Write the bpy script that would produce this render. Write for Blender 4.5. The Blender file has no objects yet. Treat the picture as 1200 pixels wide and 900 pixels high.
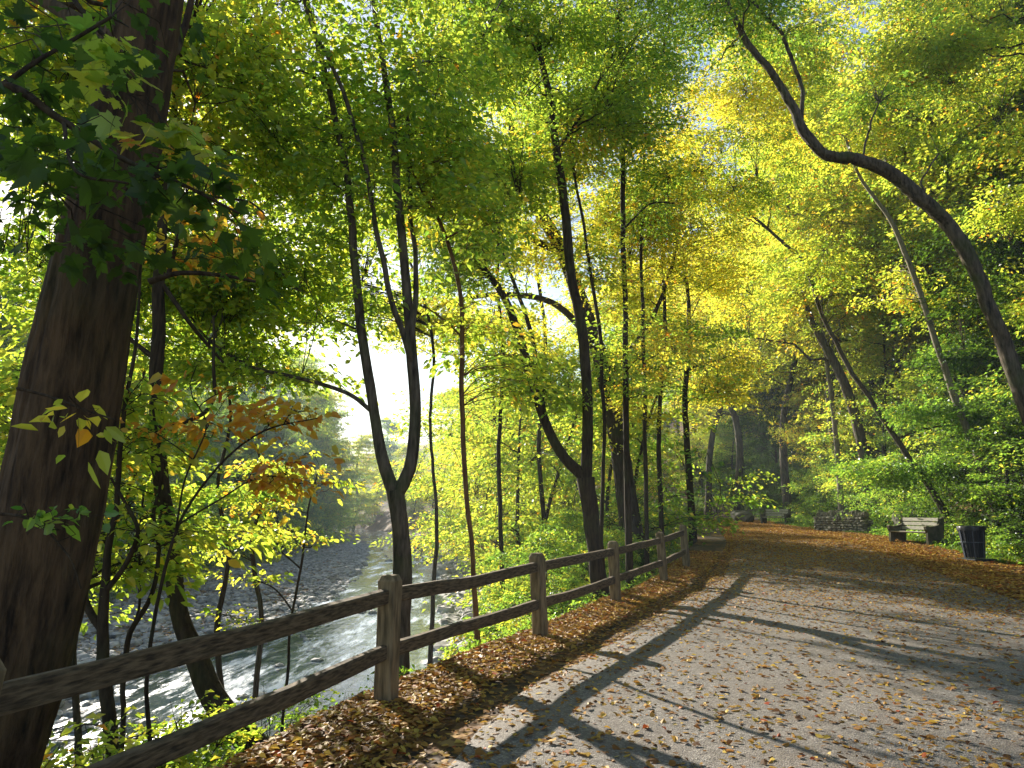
import bpy, math, time
import numpy as np
T0 = time.time()
RNG = np.random.default_rng(7)
scene = bpy.context.scene
COL = scene.collection

# ------------------------------------------------------------------ camera
CAM_H = 1.65
TILT = math.radians(10.62)
F = 800.0            # focal length in photo pixels (photo is 1200 wide)
CT, ST = math.cos(TILT), math.sin(TILT)
cam = bpy.data.cameras.new("camera"); cam_o = bpy.data.objects.new("camera", cam); COL.objects.link(cam_o)
cam.sensor_width = 36; cam.lens = 24.0; cam.clip_start = 0.05; cam.clip_end = 3000
cam_o.location = (0, 0, CAM_H); cam_o.rotation_euler = (math.pi / 2 + TILT, 0, 0)
scene.camera = cam_o

def P(px, py, y):
    """pixel of the photo at world distance y -> world point"""
    u = (px - 600) / F; v = (450 - py) / F
    d = np.array([u, CT - v * ST, ST + v * CT])
    s = y / d[1]
    return np.array([d[0] * s, y, CAM_H + d[2] * s])
def zc(p): return p[1] * CT + (p[2] - CAM_H) * ST
def project(x, y, z):
    c = y * CT + (z - CAM_H) * ST
    v = (z - CAM_H) * CT - y * ST
    c = np.maximum(c, 1e-3)
    return 600 + F * x / c, 450 - F * v / c

# sun
SUN_AZ = math.radians(30)     # to the left of the view direction
SUN_EL = math.radians(23.5)
SUN = np.array([-math.sin(SUN_AZ) * math.cos(SUN_EL), math.cos(SUN_AZ) * math.cos(SUN_EL), math.sin(SUN_EL)])

# ------------------------------------------------------------------ noise
def _hash(ix, iy, iz):
    h = (ix.astype(np.int64) * 374761393 + iy.astype(np.int64) * 668265263 + iz.astype(np.int64) * 2147483647) & 0x7fffffff
    h = ((h ^ (h >> 13)) * 1274126177) & 0x7fffffff
    h = h ^ (h >> 16)
    return (h & 0xffff) / 65535.0
def noise3(x, y, z=0.0):
    x, y, z = np.broadcast_arrays(np.asarray(x, float), np.asarray(y, float), np.asarray(z, float))
    ix, iy, iz = np.floor(x), np.floor(y), np.floor(z)
    fx, fy, fz = x - ix, y - iy, z - iz
    fx, fy, fz = [f * f * (3 - 2 * f) for f in (fx, fy, fz)]
    r = 0
    for a in (0, 1):
        for b in (0, 1):
            for c in (0, 1):
                w = (fx if a else 1 - fx) * (fy if b else 1 - fy) * (fz if c else 1 - fz)
                r = r + w * _hash(ix + a, iy + b, iz + c)
    return r
def fbm(x, y, z=0.0, o=4):
    r = 0; a = .5; s = 0
    for i in range(o):
        r = r + a * noise3(np.asarray(x) * 2 ** i + 13.7 * i, np.asarray(y) * 2 ** i + 7.3 * i, np.asarray(z) * 2 ** i); s += a; a *= .5
    return r / s
def sstep(a, b, x):
    t = np.clip((x - a) / (b - a), 0, 1); return t * t * (3 - 2 * t)

# ------------------------------------------------------------------ terrain
_yy = np.linspace(-30, 700, 2921)
def curve(pts, sm=2.0):
    ys, xs = zip(*pts); v = np.interp(_yy, ys, xs)
    k = int(sm / .25) * 2 + 1; ker = np.hanning(k + 2)[1:-1]; ker /= ker.sum()
    vp = np.pad(v, k // 2, mode='edge'); v = np.convolve(vp, ker, 'valid')
    return lambda y: np.interp(y, _yy, v)
Xf = curve([(-30, -9), (-5, -4), (2.85, -2.02), (6.5, -1.12), (9.6, .38), (12.6, 1.84), (15.6, 3.36), (18.4, 4.56), (26, 7.2), (43, 11.8), (58, 13.8), (68, 12), (85, 6), (120, -4), (170, -26), (230, -66), (350, -155), (700, -300)], 1.0)
Xr = curve([(-30, -12), (-5, -8), (2, -6.0), (8, -4.2), (14, -1.8), (22, -1.2), (35, -2.6), (60, -5.2), (87, -8.5), (120, -15), (170, -36), (230, -80), (350, -170), (700, -320)], 4)
Xl = curve([(-30, -16), (-5, -13), (8, -10.5), (20, -9.2), (35, -9.2), (50, -11), (87, -18), (120, -24), (170, -45), (230, -96), (350, -190), (700, -345)], 4)
Xb = curve([(-30, -30), (8, -24), (20, -21), (35, -20), (60, -22), (87, -25), (120, -30), (170, -50), (230, -102), (350, -200), (700, -360)], 6)
Xpr = curve([(-30, 5.5), (0, 8.0), (10, 9.8), (20, 12.5), (25, 13.6), (32, 14.4), (43, 15.3), (58, 17.5), (68, 17.5), (85, 12), (120, 3), (170, -19), (230, -59), (350, -148), (700, -292)], 3)
Zp = curve([(-30, 0), (8, 0), (13, .05), (18, .2), (25, .55), (43, .93), (60, 1.15), (120, 1.6), (700, 3)], 3)
WATER = -2.5
def Xh(y): return Xpr(y) + 2.6 + 1.2 * sstep(25, 45, y)
def terrain(x, y):
    x = np.asarray(x, float); y = np.asarray(y, float)
    zp = Zp(y); xe = Xf(y) - .35
    z = zp + (fbm(x * .5, y * .5, 3) - .5) * .10
    # bank down to the water
    d = xe - x; wb = np.maximum(xe - Xr(y), 2.0)
    t = np.clip(d / wb, 0, 1)
    prof = t ** .8 * (1 - .25 * np.sin(t * math.pi))
    zb = zp + (WATER - .25 - zp) * prof + (fbm(x * .7, y * .7, 9) - .5) * .6 * np.sin(np.clip(t, 0, 1) * math.pi)
    z = np.where(d > 0, zb, z)
    # river bed, gravel bar, far bank
    inr = x < Xr(y)
    bed = WATER - .16 + (fbm(x * .55, y * .35, 5) - .5) * .42
    xl, xb = Xl(y), Xb(y)
    tb = np.clip((xl - x) / np.maximum(xl - xb, 1), 0, 1)
    bar = WATER + .02 + .34 * tb + (fbm(x * .35, y * .25, 21) - .5) * .62
    zz = bed + (bar - bed) * sstep(-1.2, 1.2, xl - x)
    db = np.maximum(xb - x, 0)
    far = np.minimum(db * .22, 6 + db * .05) + (fbm(x * .12, y * .12, 2) - .5) * 2.2 * sstep(0, 10, db)
    zz = zz + far
    z = np.where(inr, zz, z)
    # hillside on the right
    e = x - Xh(y)
    ep = np.maximum(e, 0)
    h = 36 * (1 - np.exp(-ep * .82 / 36)) * sstep(-.5, 3.5, e) + (fbm(x * .2, y * .2, 11) - .5) * 3.0 * sstep(.5, 8, e) + (fbm(x * .8, y * .8, 31) - .5) * .8 * sstep(.3, 3, e)
    z = z + np.where(e > 0, h, 0)
    return z

# ------------------------------------------------------------------ mesh builder
class MB:
    def __init__(s): s.v = []; s.q = []; s.t = []; s.n = 0; s.qm = []; s.tm = []; s.qr = []; s.tr = []
    def add(s, v, q=None, t=None, m=0, r=None):
        v = np.asarray(v, float).reshape(-1, 3)
        s.v.append(v)
        if q is not None and len(q):
            q = np.asarray(q, np.int64).reshape(-1, 4); s.q.append(q + s.n); s.qm.append(np.full(len(q), m)); s.qr.append(np.broadcast_to(np.random.rand() if r is None else r, len(q)))
        if t is not None and len(t):
            t = np.asarray(t, np.int64).reshape(-1, 3); s.t.append(t + s.n); s.tm.append(np.full(len(t), m)); s.tr.append(np.broadcast_to(np.random.rand() if r is None else r, len(t)))
        s.n += len(v)
    def mesh(s, name, mats, smooth=None):
        me = bpy.data.meshes.new(name)
        v = np.concatenate(s.v) if s.v else np.zeros((0, 3))
        q = np.concatenate(s.q) if s.q else np.zeros((0, 4), np.int64)
        t = np.concatenate(s.t) if s.t else np.zeros((0, 3), np.int64)
        nq, nt = len(q), len(t)
        me.vertices.add(len(v)); me.vertices.foreach_set('co', v.astype(np.float32).ravel())
        me.loops.add(nq * 4 + nt * 3); me.loops.foreach_set('vertex_index', np.concatenate([q.ravel(), t.ravel()]).astype(np.int32))
        me.polygons.add(nq + nt)
        me.polygons.foreach_set('loop_start', np.concatenate([np.arange(nq) * 4, nq * 4 + np.arange(nt) * 3]).astype(np.int32))
        mi = np.concatenate(s.qm + s.tm) if (s.qm or s.tm) else np.zeros(0)
        rr = np.concatenate(s.qr + s.tr) if (s.qr or s.tr) else np.zeros(0)
        me.polygons.foreach_set('material_index', mi.astype(np.int32))
        for m in mats: me.materials.append(m)
        if smooth is not None:
            sm = np.isin(mi, smooth) if not isinstance(smooth, bool) else np.full(len(mi), smooth)
            me.polygons.foreach_set('use_smooth', sm)
        else: me.polygons.foreach_set('use_smooth', np.zeros(nq + nt, bool))
        a = me.attributes.new('rnd', 'FLOAT', 'FACE'); a.data.foreach_set('value', rr.astype(np.float32))
        me.update(calc_edges=True)
        return me
    def obj(s, name, mats, parent=None, smooth=None):
        if not isinstance(mats, (list, tuple)): mats = [mats]
        o = bpy.data.objects.new(name, s.mesh(name, mats, smooth)); COL.objects.link(o)
        if parent is not None: o.parent = parent
        return o

def tag(o, label=None, cat=None, group=None, kind=None):
    if label: o['label'] = label
    if cat: o['category'] = cat
    if group: o['group'] = group
    if kind: o['kind'] = kind
    return o
def thing(name, label, cat, loc=(0, 0, 0), group=None, rz=0.0):
    o = bpy.data.objects.new(name, None); COL.objects.link(o); o.empty_display_size = .3
    o.location = tuple(float(c) for c in loc); o.rotation_euler = (0, 0, rz)
    return tag(o, label, cat, group)

def norm(a): return a / np.maximum(np.linalg.norm(a, axis=-1, keepdims=True), 1e-9)

def tubes(pts, rad, sides=5):
    """pts (N,K,3) rad (N,K) -> verts, quads (no caps)"""
    pts = np.asarray(pts, float); rad = np.asarray(rad, float)
    N, K, _ = pts.shape
    tan = norm(np.gradient(pts, axis=1))
    ref = np.where(np.abs(tan[..., 2:3]) > .9, np.array([1., 0, 0]), np.array([0, 0, 1.]))
    # keep one reference per tube for continuity
    t0 = norm(pts[:, -1] - pts[:, 0])
    ref0 = np.where(np.abs(t0[:, 2:3]) > .75, np.array([1., 0.1, 0]), np.array([0.1, 0, 1.]))[:, None, :]
    a = norm(np.cross(tan, np.broadcast_to(ref0, tan.shape))); b = np.cross(tan, a)
    an = np.arange(sides) * 2 * math.pi / sides
    ring = pts[:, :, None, :] + rad[:, :, None, None] * (np.cos(an)[None, None, :, None] * a[:, :, None, :] + np.sin(an)[None, None, :, None] * b[:, :, None, :])
    v = ring.reshape(-1, 3)
    n = np.arange(N)[:, None, None] * K * sides; k = np.arange(K - 1)[None, :, None] * sides; s = np.arange(sides)[None, None, :]; s2 = (s + 1) % sides
    q = np.stack([n + k + s, n + k + s2, n + k + sides + s2, n + k + sides + s], -1).reshape(-1, 4)
    return v, q

def smooth_line(pts, rad, n):
    """Catmull-Rom resample"""
    pts = np.asarray(pts, float); rad = np.asarray(rad, float)
    if len(pts) == 2:
        t = np.linspace(0, 1, n)[:, None]; return pts[0] * (1 - t) + pts[1] * t, rad[0] * (1 - t[:, 0]) + rad[1] * t[:, 0]
    A = np.concatenate([pts, rad[:, None]], 1)
    A = np.concatenate([[2 * A[0] - A[1]], A, [2 * A[-1] - A[-2]]])
    seg = len(pts) - 1; out = []
    L = np.concatenate([[0], np.cumsum(np.linalg.norm(np.diff(pts, axis=0), axis=1))]); u = np.interp(np.linspace(0, L[-1], n), L, np.arange(len(pts)))
    i = np.minimum(u.astype(int), seg - 1); t = (u - i)[:, None]
    p0, p1, p2, p3 = A[i], A[i + 1], A[i + 2], A[i + 3]
    r = .5 * (2 * p1 + (p2 - p0) * t + (2 * p0 - 5 * p1 + 4 * p2 - p3) * t ** 2 + (3 * p1 - p0 - 3 * p2 + p3) * t ** 3)
    return r[:, :3], np.maximum(r[:, 3], .002)

def bark_tube(mb, pts, rad, sides=12, n=40, rough=.06, wig=.0, seed=0, m=0, flare=0.0, freq=9.0):
    p, r = smooth_line(pts, rad, n)
    if wig:
        L = np.linspace(0, 1, n)
        s = np.linalg.norm(p[-1] - p[0])
        p = p + np.stack([(fbm(L * s * 1.1 + seed, seed * 3.1) - .5), (fbm(L * s * 1.1 + seed + 50, seed * 1.1) - .5), 0 * L], 1) * wig * np.sin(L * math.pi)[:, None]
    if flare:
        L = np.linspace(0, 1, n); r = r * (1 + flare * np.exp(-L * 14))
    v, q = tubes(p[None], r[None], sides)
    v3 = v.reshape(n, sides, 3); c = p[:, None, :]; dv = v3 - c
    an = np.arange(sides) * 2 * math.pi / sides
    Lc = np.concatenate([[0], np.cumsum(np.linalg.norm(np.diff(p, axis=0), axis=1))])
    # furrowed bark: ridges stretched along the trunk
    cx = np.cos(an)[None, :]; sx = np.sin(an)[None, :]
    hh = fbm(cx * freq * .5 + seed, sx * freq * .5 + seed, (Lc[:, None] * 1.6), 3)
    ridge = 1 - np.abs(2 * hh - 1) * 2
    lump = fbm(cx * 1.2 + seed, sx * 1.2, Lc[:, None] * .9 + seed, 2) - .5
    dv = dv * (1 + rough * ridge + rough * 2.2 * lump)[..., None]
    mb.add((c + dv).reshape(-1, 3), q, m=m)
    # end caps
    for k, flip in ((0, 1), (n - 1, 0)):
        base = k * sides
        cv = np.vstack([(c + dv)[k], p[k:k + 1]])
        tr = [[i, (i + 1) % sides, sides] if not flip else [(i + 1) % sides, i, sides] for i in range(sides)]
        mb.add(cv, t=tr, m=m)
    return p, r

# ------------------------------------------------------------------ materials
def new_mat(name):
    m = bpy.data.materials.new(name); m.use_nodes = True
    nt = m.node_tree; nt.nodes.clear()
    out = nt.nodes.new('ShaderNodeOutputMaterial')
    return m, nt, out
def N(nt, typ, **kw):
    n = nt.nodes.new(typ)
    for k, v in kw.items():
        if k.startswith('i_'): n.inputs[k[2:].replace('_', ' ')].default_value = v
        else: setattr(n, k, v)
    return n
def ramp(nt, stops, fac=None, interp='LINEAR'):
    r = nt.nodes.new('ShaderNodeValToRGB'); r.color_ramp.interpolation = interp
    el = r.color_ramp.elements
    while len(el) > 1: el.remove(el[-1])
    el[0].position = stops[0][0]; el[0].color = (*stops[0][1], 1)
    for p, c in stops[1:]:
        e = el.new(p); e.color = (*c, 1)
    if fac is not None: nt.links.new(fac, r.inputs[0])
    return r

def leaf_mat(name, stops, trans_gain=3.6, gloss=.035, mix=.62):
    m, nt, out = new_mat(name); L = nt.links.new
    at = N(nt, 'ShaderNodeAttribute', attribute_name='rnd')
    oi = N(nt, 'ShaderNodeObjectInfo')
    ad = N(nt, 'ShaderNodeMath', operation='MULTIPLY_ADD'); L(oi.outputs['Random'], ad.inputs[0]); ad.inputs[1].default_value = .22; L(at.outputs['Fac'], ad.inputs[2])
    sb = N(nt, 'ShaderNodeMath', operation='SUBTRACT', use_clamp=True); L(ad.outputs[0], sb.inputs[0]); sb.inputs[1].default_value = .11
    r = ramp(nt, stops, sb.outputs[0])
    d = N(nt, 'ShaderNodeBsdfDiffuse'); L(r.outputs[0], d.inputs[0])
    g = N(nt, 'ShaderNodeMixRGB', blend_type='MULTIPLY'); g.inputs[0].default_value = 1; L(r.outputs[0], g.inputs[1]); g.inputs[2].default_value = (trans_gain * 1.12, trans_gain * .98, trans_gain * .7, 1)
    t = N(nt, 'ShaderNodeBsdfTranslucent'); L(g.outputs[0], t.inputs[0])
    mx = N(nt, 'ShaderNodeMixShader'); mx.inputs[0].default_value = mix; L(d.outputs[0], mx.inputs[1]); L(t.outputs[0], mx.inputs[2])
    gl = N(nt, 'ShaderNodeBsdfGlossy'); gl.inputs['Roughness'].default_value = .38; gl.inputs[0].default_value = (.9, .95, 1, 1)
    m2 = N(nt, 'ShaderNodeMixShader'); m2.inputs[0].default_value = gloss; L(mx.outputs[0], m2.inputs[1]); L(gl.outputs[0], m2.inputs[2])
    L(m2.outputs[0], out.inputs[0])
    return m

G1, G2, G3 = (.028, .085, .014), (.066, .145, .020), (.125, .200, .026)
Y1, Y2, O1, O2 = (.215, .258, .032), (.320, .290, .036), (.330, .150, .015), (.260, .070, .012)
M = {}
M['leaf_green'] = leaf_mat('leaf_green', [(0, G1), (.35, G2), (.75, G3), (.93, Y1), (1, Y2)])
M['leaf_lime'] = leaf_mat('leaf_lime', [(0, G2), (.3, G3), (.68, Y1), (.9, Y2), (.97, O1), (1, O1)])
M['leaf_fresh'] = leaf_mat('leaf_fresh', [(0, G2), (.45, G3), (.82, Y1), (.97, Y2), (1, O1)])
M['leaf_yellow'] = leaf_mat('leaf_yellow', [(0, G3), (.35, Y1), (.8, Y2), (.95, (.35, .22, .015)), (1, O1)])
M['leaf_deep'] = leaf_mat('leaf_deep', [(0, (.024, .055, .010)), (.5, (.042, .090, .012)), (.85, (.07, .14, .014)), (1, Y1)], 2.2, .022)  # deep green, darkened further so understorey and maple shade sits in the colour
M['leaf_rust'] = leaf_mat('leaf_rust', [(0, (.12, .15, .02)), (.35, Y2), (.65, (.34, .19, .02)), (.88, O1), (1, O2)], 2.6)
M['leaf_mist'] = leaf_mat('leaf_mist', [(0, (.035, .085, .03)), (.6, (.07, .13, .03)), (1, (.16, .16, .03))])

def bark_mat(name, c1, c2, moss=.0, scale=1.0, bump=.6):
    m, nt, out = new_mat(name); L = nt.links.new
    tc = N(nt, 'ShaderNodeTexCoord'); mp = N(nt, 'ShaderNodeMapping'); mp.inputs['Scale'].default_value = (14 * scale, 14 * scale, 2.2 * scale); L(tc.outputs['Object'], mp.inputs[0])
    n1 = N(nt, 'ShaderNodeTexNoise'); n1.inputs['Scale'].default_value = 1.6; n1.inputs['Detail'].default_value = 6; n1.inputs['Roughness'].default_value = .65; L(mp.outputs[0], n1.inputs['Vector'])
    r = ramp(nt, [(.32, c1), (.62, c2)], n1.outputs[0])
    n2 = N(nt, 'ShaderNodeTexNoise'); n2.inputs['Scale'].default_value = 1.3; n2.inputs['Detail'].default_value = 4; L(tc.outputs['Object'], n2.inputs['Vector'])
    mm = N(nt, 'ShaderNodeMapRange'); mm.inputs[1].default_value = .52; mm.inputs[2].default_value = .72; mm.inputs[4].default_value = moss; L(n2.outputs[0], mm.inputs[0])
    mx = N(nt, 'ShaderNodeMixRGB'); L(mm.outputs[0], mx.inputs[0]); L(r.outputs[0], mx.inputs[1]); mx.inputs[2].default_value = (.06, .09, .02, 1)
    b = N(nt, 'ShaderNodeBump'); b.inputs['Strength'].default_value = bump; b.inputs['Distance'].default_value = .05; L(n1.outputs[0], b.inputs['Height'])
    p = N(nt, 'ShaderNodeBsdfPrincipled'); p.inputs['Roughness'].default_value = .9; p.inputs['Specular IOR Level'].default_value = .2; L(mx.outputs[0], p.inputs['Base Color']); L(b.outputs[0], p.inputs['Normal'])
    L(p.outputs[0], out.inputs[0]); return m
M['bark'] = bark_mat('bark', (.016, .011, .007), (.062, .044, .028), .35)
M['bark_old'] = bark_mat('bark_old', (.014, .009, .006), (.105, .066, .036), .15, .7, 1.0)
M['bark_smooth'] = bark_mat('bark_smooth', (.016, .013, .010), (.13, .105, .078), .6, .7, .6)
M['bark_pale'] = bark_mat('bark_pale', (.10, .09, .07), (.26, .23, .18), .2, .8, .4)
M['bark_tan'] = bark_mat('bark_tan', (.08, .045, .02), (.20, .11, .05), .1, .9, .5)

def simple(name, col, rough=.7, spec=.3, metal=0.0, vary=.25, scale=12.0, bump=.2, col2=None, stretch=(1, 1, 1)):
    m, nt, out = new_mat(name); L = nt.links.new
    tc = N(nt, 'ShaderNodeTexCoord'); mp = N(nt, 'ShaderNodeMapping'); mp.inputs['Scale'].default_value = stretch; L(tc.outputs['Object'], mp.inputs[0])
    n1 = N(nt, 'ShaderNodeTexNoise'); n1.inputs['Scale'].default_value = scale; n1.inputs['Detail'].default_value = 6; L(mp.outputs[0], n1.inputs['Vector'])
    c2 = col2 or tuple(c * (1 - vary) for c in col)
    r = ramp(nt, [(.35, c2), (.65, col)], n1.outputs[0])
    b = N(nt, 'ShaderNodeBump'); b.inputs['Strength'].default_value = bump; b.inputs['Distance'].default_value = .01; L(n1.outputs[0], b.inputs['Height'])
    p = N(nt, 'ShaderNodeBsdfPrincipled'); p.inputs['Roughness'].default_value = rough; p.inputs['Specular IOR Level'].default_value = spec; p.inputs['Metallic'].default_value = metal
    L(r.outputs[0], p.inputs['Base Color']); L(b.outputs[0], p.inputs['Normal']); L(p.outputs[0], out.inputs[0]); return m
M['post'] = simple('weathered_post', (.27, .20, .115), .85, .2, col2=(.10, .075, .042), scale=3, bump=.5, stretch=(9, 9, 1.2))
M['rail'] = simple('weathered_rail', (.17, .125, .075), .85, .2, col2=(.045, .034, .022), scale=4, bump=.6, stretch=(2.2, 2.2, 16))
M['bench_slat'] = simple('grey_painted_wood', (.42, .40, .33), .7, .3, col2=(.24, .23, .19), scale=4, stretch=(2, 10, 10))
M['bench_end'] = simple('mossy_concrete', (.13, .12, .08), .9, .2, col2=(.06, .06, .035), scale=7, bump=.4)
M['bin_slat'] = simple('dark_blue_slat', (.014, .02, .032), .5, .4, vary=.4, scale=5)
M['bin_strap'] = simple('dull_steel_strap', (.09, .11, .15), .5, .5, metal=.4)
M['liner'] = simple('black_plastic', (.012, .014, .02), .35, .5, bump=.4, scale=20)
M['rock'] = simple('river_rock', (.42, .40, .38), .7, .4, col2=(.14, .135, .13), scale=3, bump=.5)
M['rock_moss'] = simple('mossy_rock', (.15, .14, .11), .85, .2, col2=(.045, .055, .025), scale=2.2, bump=.6)
M['wallstone'] = simple('wall_stone', (.26, .25, .20), .85, .2, col2=(.10, .105, .075), scale=5, bump=.5)
M['grass'] = leaf_mat('grass_blade', [(0, (.04, .11, .012)), (.6, (.09, .17, .015)), (1, (.2, .2, .03))], 2.0, .03, .4)

def litter_mat():
    """leaves lying on the ground: same ramp family, brown to orange to yellow"""
    m, nt, out = new_mat('fallen_leaf'); L = nt.links.new
    at = N(nt, 'ShaderNodeAttribute', attribute_name='rnd')
    r = ramp(nt, [(0, (.08, .036, .014)), (.22, (.19, .085, .025)), (.45, (.34, .16, .035)), (.68, (.46, .27, .05)), (.88, (.52, .38, .07)), (.95, (.38, .09, .02)), (1, (.32, .05, .015))], at.outputs['Fac'])
    d = N(nt, 'ShaderNodeBsdfPrincipled'); d.inputs['Roughness'].default_value = .6; d.inputs['Specular IOR Level'].default_value = .25; L(r.outputs[0], d.inputs['Base Color'])
    t = N(nt, 'ShaderNodeBsdfTranslucent'); L(r.outputs[0], t.inputs[0])
    mx = N(nt, 'ShaderNodeMixShader'); mx.inputs[0].default_value = .3; L(d.outputs[0], mx.inputs[1]); L(t.outputs[0], mx.inputs[2]); L(mx.outputs[0], out.inputs[0]); return m
M['litter'] = litter_mat()

def ground_mat():
    m, nt, out = new_mat('forest_floor'); L = nt.links.new
    tc = N(nt, 'ShaderNodeTexCoord')
    v = N(nt, 'ShaderNodeTexVoronoi'); v.inputs['Scale'].default_value = 9; L(tc.outputs['Object'], v.inputs['Vector'])
    sep = N(nt, 'ShaderNodeSeparateColor'); L(v.outputs['Color'], sep.inputs[0])
    r = ramp(nt, [(0, (.035, .022, .012)), (.35, (.09, .05, .022)), (.65, (.17, .085, .03)), (.9, (.24, .14, .045)), (1, (.28, .18, .06))], sep.outputs[0])
    n1 = N(nt, 'ShaderNodeTexNoise'); n1.inputs['Scale'].default_value = .55; n1.inputs['Detail'].default_value = 8; n1.inputs['Roughness'].default_value = .7; L(tc.outputs['Object'], n1.inputs['Vector'])
    f = N(nt, 'ShaderNodeMapRange'); f.inputs[1].default_value = .46; f.inputs[2].default_value = .60; L(n1.outputs[0], f.inputs[0])
    soil = N(nt, 'ShaderNodeMixRGB'); L(f.outputs[0], soil.inputs[0]); L(r.outputs[0], soil.inputs[1]); soil.inputs[2].default_value = (.045, .034, .022, 1)
    at = N(nt, 'ShaderNodeAttribute', attribute_name='zone')   # 0 litter, 1 gravel bar, .5 grass
    g = N(nt, 'ShaderNodeMapRange'); g.inputs[1].default_value = .6; g.inputs[2].default_value = .95; L(at.outputs['Fac'], g.inputs[0])
    v2 = N(nt, 'ShaderNodeTexVoronoi'); v2.inputs['Scale'].default_value = 4.5; L(tc.outputs['Object'], v2.inputs['Vector'])
    s2 = N(nt, 'ShaderNodeSeparateColor'); L(v2.outputs['Color'], s2.inputs[0])
    gr = ramp(nt, [(0, (.08, .075, .07)), (.4, (.20, .18, .16)), (.7, (.30, .27, .24)), (.85, (.26, .15, .08)), (1, (.13, .07, .035))], s2.outputs[0])
    mg = N(nt, 'ShaderNodeMixRGB'); L(g.outputs[0], mg.inputs[0]); L(soil.outputs[0], mg.inputs[1]); L(gr.outputs[0], mg.inputs[2])
    bb = N(nt, 'ShaderNodeMath', operation='ADD'); L(v.outputs['Distance'], bb.inputs[0]); L(v2.outputs['Distance'], bb.inputs[1])
    b = N(nt, 'ShaderNodeBump'); b.inputs['Strength'].default_value = .8; b.inputs['Distance'].default_value = .05; L(bb.outputs[0], b.inputs['Height'])
    p = N(nt, 'ShaderNodeBsdfPrincipled'); p.inputs['Roughness'].default_value = .85; p.inputs['Specular IOR Level'].default_value = .2
    L(mg.outputs[0], p.inputs['Base Color']); L(b.outputs[0], p.inputs['Normal']); L(p.outputs[0], out.inputs[0]); return m
M['ground'] = ground_mat()

def path_mat():
    m, nt, out = new_mat('crushed_gravel'); L = nt.links.new
    tc = N(nt, 'ShaderNodeTexCoord')
    v = N(nt, 'ShaderNodeTexVoronoi'); v.inputs['Scale'].default_value = 75; L(tc.outputs['Object'], v.inputs['Vector'])
    sep = N(nt, 'ShaderNodeSeparateColor'); L(v.outputs['Color'], sep.inputs[0])
    r = ramp(nt, [(0, (.08, .071, .062)), (.3, (.135, .121, .108)), (.7, (.195, .178, .16)), (1, (.34, .315, .285))], sep.outputs[0])
    n1 = N(nt, 'ShaderNodeTexNoise'); n1.inputs['Scale'].default_value = 1.1; n1.inputs['Detail'].default_value = 8; n1.inputs['Roughness'].default_value = .7; L(tc.outputs['Object'], n1.inputs['Vector'])
    f = N(nt, 'ShaderNodeMapRange'); f.inputs[1].default_value = .38; f.inputs[2].default_value = .62; f.inputs[3].default_value = .0; f.inputs[4].default_value = .6; L(n1.outputs[0], f.inputs[0])
    mx = N(nt, 'ShaderNodeMixRGB'); L(f.outputs[0], mx.inputs[0]); L(r.outputs[0], mx.inputs[1]); mx.inputs[2].default_value = (.135, .11, .088, 1)
    n3 = N(nt, 'ShaderNodeTexNoise'); n3.inputs['Scale'].default_value = 220; L(tc.outputs['Object'], n3.inputs['Vector'])
    mx3 = N(nt, 'ShaderNodeMixRGB', blend_type='OVERLAY'); mx3.inputs[0].default_value = .5; L(mx.outputs[0], mx3.inputs[1]); L(n3.outputs[0], mx3.inputs[2])
    n4 = N(nt, 'ShaderNodeTexNoise'); n4.inputs['Scale'].default_value = 11; n4.inputs['Detail'].default_value = 5; L(tc.outputs['Object'], n4.inputs['Vector'])
    bb = N(nt, 'ShaderNodeMath', operation='MULTIPLY_ADD'); L(n4.outputs[0], bb.inputs[0]); bb.inputs[1].default_value = 1.6; L(v.outputs['Distance'], bb.inputs[2])
    b = N(nt, 'ShaderNodeBump'); b.inputs['Strength'].default_value = .5; b.inputs['Distance'].default_value = .010; L(bb.outputs[0], b.inputs['Height'])
    p = N(nt, 'ShaderNodeBsdfPrincipled'); p.inputs['Roughness'].default_value = .8; p.inputs['Specular IOR Level'].default_value = .3
    L(mx3.outputs[0], p.inputs['Base Color']); L(b.outputs[0], p.inputs['Normal']); L(p.outputs[0], out.inputs[0]); return m
M['path'] = path_mat()

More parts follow.
